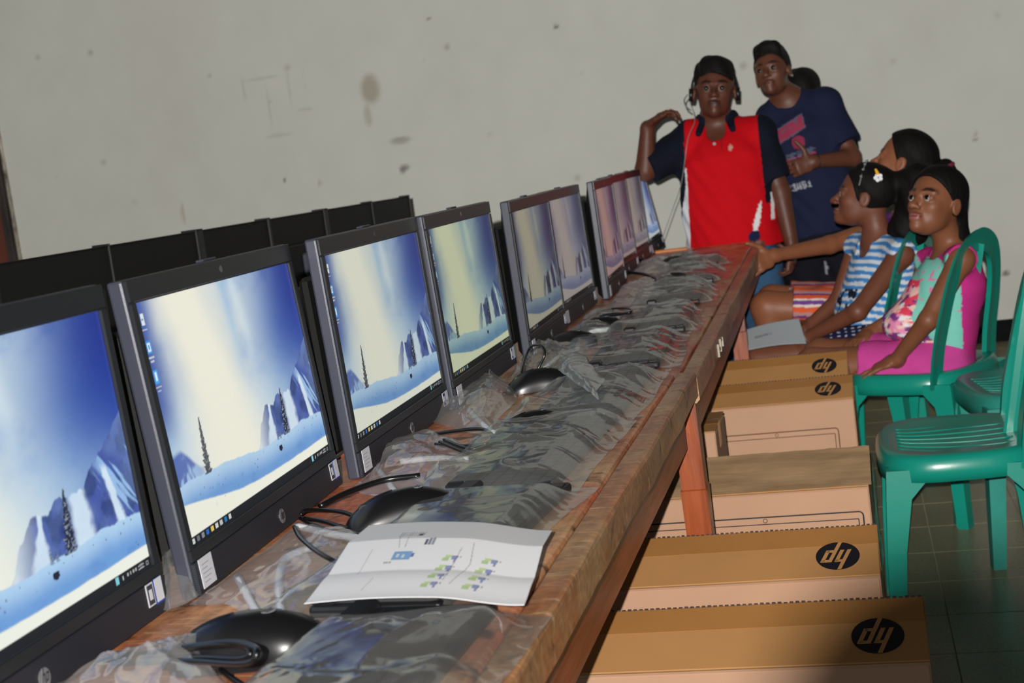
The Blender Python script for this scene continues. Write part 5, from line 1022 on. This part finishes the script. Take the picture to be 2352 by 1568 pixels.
# ---- girl behind, arm stretched to the table
def girl_purple():
    Y = 5.06; r = empty('person', (at(2010, 705, Y)[0], Y, 0), 0, 'seated girl behind, in purple, stretching her bare arm to the table corner', 'person', 'people around the far table')
    H = Head(at(2105, 303, Y), at(2052, 440, Y), (-.96, .26, .12))
    nb = at(2102, 478, Y + .02); ch = at(2085, 560, Y); wa = at(2070, 640, Y); pe = at(2055, 712, Y); sn = at(2120, 545, Y - .14); sf = at(2040, 520, Y + .12)
    ef = at(1905, 562, Y - .02); wf = at(1776, 587, Y - .18); en = at(2075, 640, Y - .22); wn = at(1990, 690, Y - .12)
    hn, hf = pe + np.array([0, -.07, -.01]), pe + np.array([0, .08, -.01]); kn = at(1762, 705, Y - .10); kf = at(1775, 690, Y + .12); an_ = np.array([kn[0] + .01, kn[1], .06]); af = np.array([kf[0] + .02, kf[1], .06]); W = nrm(sn - sf)
    lo, hi = bounds([H.p(0, 0, 1.1), H.p(0, .5, .4), at(1700, 620, Y - .25), en, kn, kf, an_, af, wf, ch, sn], .12); lo[2] = -.005
    B = Field(lo, hi, .005); H.skin(B); B.cap(H.p(0, -.16, .30), nb, .040, .046, .02); B.cap(nb, ch, .05, .085, .04, W, 1.4); B.cap(ch, wa, .088, .078, .04, W, 1.3); B.cap(wa, pe, .078, .092, .04, W, 1.3)
    for s_, e_, w_ in ((sn, en, wn), (sf, ef, wf)): B.cap(nb - UP * .02, s_, .034, .040, .03); B.cap(s_, e_, .040, .031, .02); B.cap(e_, w_, .032, .021, .012)
    for h_, k_, a_ in ((hn, kn, an_), (hf, kf, af)): B.cap(h_, k_, .078, .056, .04); m_ = k_ * .6 + a_ * .4 + np.array([.015, 0, 0]); B.cap(k_, m_, .054, .050, .02); B.cap(m_, a_, .049, .030, .02); foot(B, a_, (-1, 0, 0), .95)
    hand(B, wf, at(1722, 615, Y - .25) - wf, (-.3, .2, -1), (-.6, -.1, .9), .95, (.55, .55, .6, .6), .08, (.9, .5, -.1)); hand(B, wn, (-1, .1, -.2), -UP, (0, 1, 0), .9, (.3, .3, .3, .3))
    def paint(V): c = base_paint((140, 86, 58))(V); return H.paint(V, c, (130, 76, 66))
    B.mesh('body', SKIN, r, paint); H.eyes(r)
    C = Field(*bounds([nb, ch, pe, sn, sf, wa], .17), .006); o = .010
    C.cap(nb - UP * .03, ch, .055, .087 + o, .03, W, 1.4); C.cap(ch, wa, .090 + o, .082 + o, .04, W, 1.3); C.cap(wa, pe, .082 + o, .1 + o, .04, W, 1.3); C.cap(nb - UP * .03, sn, .034, .047, .02, clips=[(sn + (sn - nb) * .12, nrm(sn - nb))]); C.cap(nb - UP * .03, sf, .034, .047, .02, clips=[(sf + (sf - nb) * .12, nrm(sf - nb))])
    C.mesh('purple_top', CLOTH, r, base_paint((104, 40, 156), .1, 8), .0015)
    S = Field(*bounds([pe, kn, kf, hn, hf], .16), .005); cf = at(1818, 700, Y - .05); cn = nrm(kn - hn)
    S.cap(wa * .1 + pe * .9, pe, .096, .104, .03, W, 1.3); S.cap(hn, kn, .092, .074, .04, clips=[(cf, cn)]); S.cap(hf, kf, .092, .074, .04, clips=[(cf, cn)]); S.cap((hn + hf) / 2, (kn + kf) / 2, .076, .060, .04, clips=[(cf, cn)])
    def str_(V):
        t = ((V[:, 2] + .10 * V[:, 0] + .35 * V[:, 1]) / .085) % 1; c = np.tile(L3(150, 110, 110), (len(V), 1))
        for a, b, col in ((.0, .22, (214, 92, 52)), (.22, .34, (222, 206, 200)), (.34, .52, (110, 66, 140)), (.52, .60, (222, 206, 200)), (.60, .78, (206, 84, 50)), (.78, .86, (90, 50, 110)), (.86, 1., (176, 132, 132))): c = mix(c, L3(*col), ((t >= a) & (t < b)) * 1.)
        return c
    S.mesh('striped_skirt', CLOTH, r, str_, .002)
    h = Field(*bounds([H.p(0, 0, 1.1), H.p(0, -1.0, 0), nb, at(2190, 470, Y)], .12), .0045); H.hair(h, .035, (.34, .86), (.02, .44), .006, .26); h.cap(H.p(0, -.42, .42), at(2170, 385, Y + .02), .05, .026, .02); h.cap(at(2172, 385, Y + .02), at(2190, 430, Y + .03), .030, .042, .01); h.cap(at(2190, 430, Y + .03), at(2185, 520, Y + .03), .042, .02, .01)
    h.mesh('hair', HAIR, r, None, .0015)
    d = nrm(at(2190, 430, Y) - at(2165, 378, Y)); a = nrm(np.cross(d, UP)); b = np.cross(d, a); p = at(2171, 384, Y + .02)
    MB().tube([p + (a * math.cos(q) + b * math.sin(q)) * .027 for q in np.linspace(0, 6.283, 20)], .008, 8).build('hair_tie', mat('tie_maroon', (120, 24, 60), .7), r)
# ---- man in the red and black polo shirt
def man_red():
    Y = 5.62; r = empty('person', (at(1690, 620, Y)[0], Y, 0), 0, 'man in a red and black polo shirt with a headset, elbow on the last monitor', 'person', 'people around the far table')
    H = Head(at(1641, 143, Y - .02), at(1641, 274, Y - .06), (.06, -.99, -.10))
    nb = at(1648, 292, Y + .03); ch = at(1662, 372, Y); wa = at(1676, 470, Y); pe = at(1690, 585, Y); sR = at(1588, 318, Y); sL = at(1742, 308, Y)
    eR = at(1482, 392, Y - .10); wR = at(1487, 292, Y - .12); eL = at(1792, 442, Y - .02); wL = at(1818, 560, Y - .05)
    hR, hL = pe + np.array([-.07, 0, -.06]), pe + np.array([.075, 0, -.06]); kR = np.array([hR[0], Y - .06, .36]); kL = np.array([at(1765, 700, Y)[0], Y - .07, .36]); aR = np.array([kR[0], Y + .02, .08]); aL = np.array([kL[0] + .01, Y + .02, .08]); W = nrm(sL - sR)
    lo, hi = bounds([H.p(0, 0, 1.1), H.p(0, .5, .4), wR, eR, eL, wL, at(1560, 250, Y), at(1830, 620, Y), kR, kL, aR, aL], .13); lo[2] = -.005
    B = Field(lo, hi, .0055); H.skin(B, wide=1.08)
    B.cap(H.p(0, -.14, .30), nb, .054, .058, .02); B.cap(nb, ch, .06, .108, .05, W, 1.4); B.cap(ch, wa, .108, .105, .05, W, 1.35); B.cap(wa, pe, .105, .105, .05, W, 1.35)
    for s_, e_, w_ in ((sR, eR, wR), (sL, eL, wL)): B.cap(nb - UP * .03, s_, .045, .055, .04); B.cap(s_, e_, .050, .039, .03); B.cap(e_, w_, .040, .027, .015)
    for h_, k_, a_ in ((hR, kR, aR), (hL, kL, aL)): B.cap(h_, k_, .085, .062, .04); B.cap(k_, a_, .060, .038, .03)
    hand(B, wR, at(1528, 258, Y - .13) - wR, (.5, -.1, -1), (0, -1, .25), 1.02, (.55, .6, .65, .7), .07, (.5, .8, .2)); hand(B, wL, at(1822, 605, Y - .06) - wL, (-.6, .4, 0), (-.2, -1, 0), 1.0, (.7, .8, .8, .8), .05, (.3, 1, .2))
    def paint(V): c = base_paint((92, 52, 38))(V); c = H.paint(V, c, (74, 42, 38), lid=.6); q = ((V - H.o) @ H.M) / H.h; return mix(c, L3(30, 20, 18), .45 * sm(1.1, .7, np.hypot(q[:, 0] / .12, (q[:, 2] - .245) / .026)) * (q[:, 1] > .3))
    B.mesh('body', SKIN, r, paint); H.eyes(r, (0, 1, -.12), (104, 92, 84))
    C = Field(*bounds([nb, ch, pe, sR, sL, eR, eL, wa], .16), .0055); o = .014
    C.cap(nb, ch, .062, .112 + o, .04, W, 1.42); C.cap(ch, wa, .110 + o, .112 + o, .05, W, 1.38); C.cap(wa, pe + UP * .02, .112 + o, .125 + o, .05, W, 1.38, clips=[(at(1690, 566, Y), (0, 0, -1))])
    cR = nrm(eR - sR); cL = nrm(eL - sL); tR = at(1490, 388, Y - .09); tL = at(1782, 412, Y - .02)
    C.cap(nb - UP * .02, sR, .052, .068, .04); C.cap(sR, eR, .066, .066, .03, clips=[(tR, cR)]); C.cap(nb - UP * .02, sL, .052, .068, .04); C.cap(sL, eL, .066, .062, .03, clips=[(tL, cL)])
    C.ell(nb + np.array([0, -.075, -.01]), np.eye(3), (.038, .06, .075), .005, mode='s')
    def polo(V):
        s_ = (V - ch) @ W; z = V[:, 2]; q = (V[:, 2] - pe[2]) / (sL[2] - pe[2]); edge = .150 - .018 * np.cos(q * 3.0)
        c = np.tile(L3(192, 8, 22), (len(V), 1)); ax = s_ + .00
        L_in = -.140 + .0 * q; R_in = .165 + .03 * (1 - q)
        c = mix(c, L3(16, 20, 34), (ax < L_in) * 1.); c = mix(c, L3(16, 20, 34), (ax > R_in - .02) * (q > .42) * 1.)
        c = mix(c, L3(222, 222, 224), ((ax < L_in + .004) & (ax > L_in - .003 - .030 * sm(.70, .3, q)) & (q < .80)) * 1.)
        st = .115 + .11 * (q - .18); c = mix(c, L3(222, 222, 224), ((np.abs(ax - st) < .011 * np.sin(np.clip((q - .12) / .34, 0, 1) * np.pi)) & (q > .12) & (q < .46)) * 1.)
        c = mix(c, L3(222, 222, 224), ((np.abs(ax - .185) < .006) & (q > .28) & (q < .5)) * 1.)
        e = at(1737, 537, Y); c = mix(c, L3(24, 34, 66), (np.hypot((V - e) @ W, z - e[2]) < .023) * 1.); e = at(1683, 338, Y); c = mix(c, L3(196, 170, 150), (np.hypot(((V - e) @ W) / .5, z - e[2]) < .013) * .8)
        e = at(1662, 326, Y); c = mix(c, L3(110, 20, 30), ((np.abs((V - e) @ W) < .003) & (np.abs(z - e[2] + .0) < .03)) * .6)
        front = (V[:, 1] < Y + .02); return np.where(front[:, None], c, L3(16, 20, 34)[None])
    C.mesh('polo_shirt', CLOTH, r, polo, .0022)
    K = Field(*bounds([nb, sR * .5 + nb * .5, sL * .5 + nb * .5], .15), .004); K.ell(nb + UP * .030, np.eye(3), (.088, .082, .050), .01); K.cap(nb + np.array([-.055, -.055, .018]), nb + np.array([-.066, -.112, -.016]), .017, .012, .012); K.cap(nb + np.array([.055, -.055, .018]), nb + np.array([.066, -.112, -.016]), .017, .012, .012)
    K.ell(nb + UP * .055, np.eye(3), (.066, .066, .11), .006, mode='s'); K.ell(nb + np.array([0, -.10, .0]), np.eye(3), (.042, .08, .10), .006, mode='s'); K.mesh('collar', CLOTH, r, base_paint((18, 22, 40)))
    p = at(1648, 329, Y); MB().tube([(p[0], p[1] - .137, p[2]), (p[0], p[1] - .141, p[2])], .006, 12).build('button', mat('button_grey', (90, 80, 90), .4), r)
    J = Field(*bounds([pe, kR, kL, aR, aL], .16), .007); J.cap(wa * .2 + pe * .8, pe - UP * .04, .118, .122, .04, W, 1.3); J.cap(hR, kR, .098, .080, .04); J.cap(kR, aR, .080, .062, .03); J.cap(hL, kL, .098, .082, .04); J.cap(kL, aL, .082, .064, .03)
    J.mesh('jeans', CLOTH, r, base_paint((52, 84, 116), .18, 6), .0025)
    for a_ in (aR, aL):
        F_ = Field(*bounds([a_, a_ + np.array([0, -.22, 0])], .08), .006); F_.cap(a_ - UP * .02, a_ * [1, 1, 0] + UP * .04, .045, .045, .02); F_.cap(a_ * [1, 1, 0] + UP * .038, a_ * [1, 1, 0] + np.array([0, -.17, .032]), .040, .033, .02, (1, 0, 0), 1.25, clips=[((0, 0, .002), (0, 0, -1))]); F_.mesh('shoe', CLOTH, r, base_paint((30, 26, 24)))
    h = Field(*bounds([H.p(0, 0, 1.15), H.p(0, 0, 0)], .14), .0045); H.hair(h, .024, (.42, .765), (-.02, .46), .006, .36, 1.06); h.ell(H.p(0, .0, .93), H.M, np.array((.27, .34, .13)) * H.h, .05); h.mesh('hair', HAIR, r, None, .004)
    # headset: band behind the head, two ear pads, mouthpiece
    hs = mat('headset_black', (18, 18, 20), .35); hg = mat('headset_grey', (120, 124, 124), .3)
    MB().tube([H.p(.40 * math.cos(a), -.06, .50 + .55 * math.sin(a)) for a in np.linspace(-.05, math.pi + .05, 28)], .0045, 6).build('headset_band', hs, r, True)
    for sx in (1, -1): MB().tube([H.p(sx * .37, -.02, .44), H.p(sx * .44, -.02, .44)], .026, 16).build('ear_pad', hs, r, True)
    sx = -1 if (H.S[0] * -1) > 0 else 1; sx = 1 if H.S[0] < 0 else -1
    MB().tube(spline([H.p(sx * .47, .0, .44), H.p(sx * .52, .05, .34), H.p(sx * .48, .18, .20), H.p(sx * .40, .24, .12)], 6), .003, 6).build('microphone_arm', hg, r, True)
    MB().tube(spline([H.p(sx * .44, .0, .36), at(1596, 275, Y - .10), at(1580, 320, Y - .16), at(1565, 420, Y - .16), at(1545, 480, Y - .14), at(1522, 545, Y - .16)], 8), .0016, 5).build('headset_cord', hg, r, True)
# ---- boy in the navy T-shirt
def boy_navy():
    Y = 6.02; r = empty('person', (at(1890, 600, Y)[0], Y, 0), 0, 'youth in a navy printed T-shirt giving a thumbs up', 'person', 'people around the far table')
    H = Head(at(1765, 108, Y - .03), at(1783, 223, Y - .08), (-.22, -.97, -.05))
    nb = at(1812, 234, Y + .02); ch = at(1845, 320, Y); wa = at(1868, 430, Y); pe = at(1886, 545, Y + .02); sR = at(1772, 275, Y + .02); sL = at(1893, 240, Y)
    eL = at(1958, 362, Y - .06); wL = at(1868, 371, Y - .20); eR = at(1765, 400, Y + .02); wR = at(1775, 500, Y - .02)
    hR, hL = pe + np.array([-.08, 0, -.05]), pe + np.array([.08, 0, -.05]); kR = np.array([hR[0], Y - .02, .44]); kL = np.array([hL[0] + .01, Y - .02, .44]); aR = np.array([kR[0], Y + .02, .07]); aL = np.array([kL[0], Y + .02, .07]); W = nrm(sL - sR)
    lo, hi = bounds([H.p(0, 0, 1.1), H.p(0, .5, .4), wR, eR, eL, wL, at(1790, 350, Y - .3), kR, kL, aR, aL], .12); lo[2] = -.005
    B = Field(lo, hi, .0055); H.skin(B, wide=.98); B.cap(H.p(0, -.14, .30), nb, .046, .050, .02); B.cap(nb, ch, .055, .098, .05, W, 1.4); B.cap(ch, wa, .098, .092, .05, W, 1.35); B.cap(wa, pe, .092, .095, .05, W, 1.35)
    for s_, e_, w_ in ((sR, eR, wR), (sL, eL, wL)): B.cap(nb - UP * .03, s_, .040, .050, .04); B.cap(s_, e_, .045, .035, .03); B.cap(e_, w_, .037, .025, .015)
    for h_, k_, a_ in ((hR, kR, aR), (hL, kL, aL)): B.cap(h_, k_, .080, .058, .04); B.cap(k_, a_, .056, .036, .03); foot(B, a_, (0, -1, 0), 1.1)
    hand(B, wL, at(1822, 388, Y - .24) - wL, (0, 1, -.1), (-.5, -.1, 1), 1.0, (1.45, 1.5, 1.5, 1.5), .03, (1.0, .05, -.05)); hand(B, wR, (0, -.1, -1), (1, 0, 0), (0, -1, 0), 1.0, (.4, .4, .4, .4))
    def paint(V): c = base_paint((98, 58, 42))(V); return H.paint(V, c, (96, 54, 50))
    B.mesh('body', SKIN, r, paint); H.eyes(r, (0, 1, -.12), (104, 92, 84))
    C = Field(*bounds([nb, ch, pe, sR, sL, eR, eL, wa], .16), .005); o = .014
    C.cap(nb - UP * .01, ch, .060, .102 + o, .04, W, 1.42); C.cap(ch, wa, .100 + o, .100 + o, .05, W, 1.38); C.cap(wa, pe + UP * .02, .100 + o, .108 + o, .05, W, 1.38, clips=[(at(1886, 535, Y), nrm((.12, 0, -1)))])
    C.cap(nb - UP * .02, sR, .048, .064, .04); C.cap(sR, eR, .064, .064, .03, clips=[(at(1762, 360, Y), nrm(eR - sR))]); C.cap(nb - UP * .02, sL, .048, .066, .04); C.cap(sL, eL, .068, .068, .03, clips=[(at(1943, 330, Y - .04), nrm(eL - sL))])
    C.ell(nb + np.array([-.01, -.04, .03]), np.eye(3), (.062, .065, .062), .005, mode='s')
    def print_(V):
        c = base_paint((27, 33, 58), .08, 12)(V); c0 = at(1822, 300, Y); px = (V - c0) @ nrm(np.array([W[0], 0, W[2]])); zz = (V - c0) @ nrm(np.cross(nrm([W[0], 0, W[2]]), [0, 1, 0]) * 1.0)
        zz = zz * np.sign((nrm(np.cross(nrm([W[0], 0, W[2]]), [0, 1, 0])))[2]); fr = V[:, 1] < Y - .02
        red = L3(156, 50, 78); grey = L3(110, 112, 132)
        def blob(x0, x1, yc, h_, s_=0):
            n = fbm(px * 120, zz * 120, 45, 2); return fr & (px > x0) & (px < x1) & (np.abs(zz - yc - s_ * (px - x0)) < h_) & (n > .30)
        c = mix(c, grey, (fr & (px > -.094) & (px < .054) & (np.abs(zz - (-.018 + .32 * (px + .09))) < .031)) * .6)
        c = mix(c, red, blob(-.090, .050, -.018, .026, .32) * .9); c = mix(c, red, (fr & (np.hypot(px - .012, zz + .052) < .027)) * .75)
        c = mix(c, red, blob(-.06, .07, -.115, .010) * .8); c = mix(c, grey, blob(-.05, .07, -.100, .012, .05) * .5); c = mix(c, L3(120, 40, 66), blob(-.05, .06, -.13, .005) * .8)
        # lettering low on the shirt
        c1 = at(1838, 425, Y); qx = (V - c1) @ nrm([W[0], 0, W[2]]); up_ = np.cross([0, 1, 0], nrm([W[0], 0, W[2]])); up_ = up_ * -np.sign(-up_[2]); qz = (V - c1) @ up_
        glyph = {'7': ['111', '001', '010', '010', '100'], '3': ['111', '001', '011', '001', '111'], 'W': ['101', '101', '101', '111', '101'], '6': ['111', '100', '111', '101', '111'], '1': ['010', '110', '010', '010', '111']}
        x0 = -.052
        for ch_ in ['7', '3', 'W', '6', '1']:
            for j, row in enumerate(glyph[ch_]):
                for i, b_ in enumerate(row):
                    if b_ == '1': c = mix(c, L3(168, 170, 180), (fr & (qx > x0 + i * .0055) & (qx < x0 + i * .0055 + .0056) & (qz < .014 - j * .0055) & (qz > .014 - (j + 1) * .0055)) * .85)
            x0 += .0215
        return c
    C.mesh('tshirt', CLOTH, r, print_, .0022)
    J = Field(*bounds([pe, kR, kL, aR, aL], .16), .007); J.cap(pe + UP * .04, pe - UP * .04, .108, .115, .04, W, 1.35); cut = [((0, 0, .30), (0, 0, -1))]; J.cap(hR, kR, .100, .086, .04); J.cap(kR, aR, .086, .07, .03, clips=cut); J.cap(hL, kL, .100, .088, .04); J.cap(kL, aL, .088, .07, .03, clips=cut)
    def jp(V): c = base_paint((18, 18, 26), .1, 6)(V); p = at(1898, 610, Y); return mix(c, L3(150, 150, 160), (np.hypot((V[:, 0] - p[0]) / .35, (V[:, 2] - p[2]) / 1.6) < .018) * (V[:, 1] < Y) * 1.)
    J.mesh('dark_shorts', CLOTH, r, jp, .0025)
    h = Field(*bounds([H.p(0, 0, 1.15), H.p(0, 0, 0)], .14), .0045); H.hair(h, .022, (.40, .775), (-.02, .48), .006, .42, .98); h.ell(H.p(0, .04, .95), H.M, np.array((.24, .31, .11)) * H.h, .05); h.mesh('hair', HAIR, r, None, .004)
    sx = 1 if (H.S[0] > 0) else -1; bm = MB(); e = H.p(sx * .36, .0, .34); bm.tube([e, e + np.array([.002, -.004, -.001])], .005, 10).build('ear_stud', mat('stud', (230, 230, 230), .15, .5, .8), r)
    d = nrm(wL - eL); a = nrm(np.cross(d, UP)); b = np.cross(d, a); p = wL - d * .012
    MB().tube([p + (a * math.cos(q) + b * math.sin(q)) * .0285 for q in np.linspace(0, 6.283, 20)], .003, 6).build('wristband', mat('band_dark', (40, 24, 20), .6), r)
# ---- person hidden behind the youth: only dark hair and a dark sleeve show
def person_behind():
    Y = 6.42; r = empty('person', (at(1890, 560, Y)[0], Y, 0), 0, 'person in dark clothes almost hidden behind the youth in navy', 'person', 'people around the far table')
    H = Head(at(1842, 162, Y), at(1836, 282, Y), (.1, .99, 0)); nb = at(1850, 300, Y); ch = at(1880, 370, Y); pe = at(1900, 560, Y); sR = at(1815, 325, Y); sL = at(1930, 318, Y); eL = at(1957, 412, Y); wL = at(1942, 500, Y - .05); eR = at(1820, 420, Y); wR = at(1830, 520, Y)
    hR, hL = pe + np.array([-.08, 0, -.05]), pe + np.array([.08, 0, -.05]); W = nrm(sL - sR); aR = np.array([hR[0], Y, .07]); aL = np.array([hL[0], Y, .07])
    lo, hi = bounds([H.p(0, 0, 1.1), sR, sL, eL, wL, wR, aR, aL], .13); lo[2] = -.005; B = Field(lo, hi, .008); H.skin(B)
    B.cap(H.p(0, -.14, .30), nb, .045, .050, .02); B.cap(nb, ch, .055, .095, .05, W, 1.4); B.cap(ch, pe, .095, .09, .05, W, 1.35)
    for s_, e_, w_ in ((sR, eR, wR), (sL, eL, wL)): B.cap(nb - UP * .03, s_, .040, .048, .04); B.cap(s_, e_, .043, .034, .03); B.cap(e_, w_, .036, .025, .015); hand(B, w_, (0, 0, -1), (1, 0, 0), (0, -1, 0), 1., (.3,) * 4)
    for h_, a_ in ((hR, aR), (hL, aL)): B.cap(h_, a_, .085, .038, .04); foot(B, a_, (0, 1, 0), 1.1)
    B.mesh('body', SKIN, r, lambda V: H.paint(V, base_paint((112, 66, 46))(V))); H.eyes(r)
    C = Field(lo, hi, .008); C.cap(nb - UP * .01, ch, .06, .11, .04, W, 1.42); C.cap(ch, pe, .11, .112, .05, W, 1.38, clips=[(pe - UP * .05, (0, 0, -1))]); C.cap(nb - UP * .02, sR, .048, .062, .04); C.cap(nb - UP * .02, sL, .048, .062, .04); C.cap(sL, eL, .060, .056, .03); C.cap(sR, eR, .060, .056, .03)
    C.mesh('dark_shirt', CLOTH, r, base_paint((14, 14, 18)), .002)
    C = Field(lo, hi, .008); C.cap(hR, aR, .10, .065, .04, clips=[((0, 0, .08), (0, 0, -1))]); C.cap(hL, aL, .10, .065, .04, clips=[((0, 0, .08), (0, 0, -1))]); C.cap(pe, pe - UP * .06, .105, .105, .03, W, 1.35); C.mesh('dark_trousers', CLOTH, r, base_paint((16, 16, 20)))
    h = Field(*bounds([H.p(0, 0, 1.15), H.p(0, 0, 0), nb], .15), .0055); H.hair(h, .06, (.40, .84), (.0, .30), .01, .10); h.mesh('hair', HAIR, r, None, .003)
for f in (girl_pink, girl_blue, girl_purple, man_red, boy_navy, person_behind): f(); print('built', f.__name__, round(time.time() - T0, 1))
for o in [o for o in COL.objects if o.get('category') == 'person']:
    for c in o.children: c.location = Vector(c.location) - Vector(o.location)
# booklet on the striped girl's lap
q = [at(1708, 760, 4.50), at(1712, 806, 4.42), at(1852, 790, 4.42), at(1835, 733, 4.50)]
def bk(u, v):
    P = [(q[0][i] * (1 - u) + q[3][i] * u) * (1 - v) + (q[1][i] * (1 - u) + q[2][i] * u) * v for i in range(3)]; return P[0], P[1], P[2] + .006 * np.sin(u * 3)
def bkc(u, v):
    c = np.tile(L3(150, 156, 160), (len(u), 1)); t = (np.abs(v - .52 + .1 * u) < .05) & (u > .18) & (u < .5) & (((u * 60) % 1) < .6); return mix(c, L3(84, 88, 92), t * .8)
o = link('booklet', grid_mesh('booklet', 90, 40, bk, bkc), MATS['paper'], None, True); o.modifiers.new('thick', 'SOLIDIFY').thickness = .003; tag(o, 'white booklet held on the lap of the girl in the striped top', 'booklet')
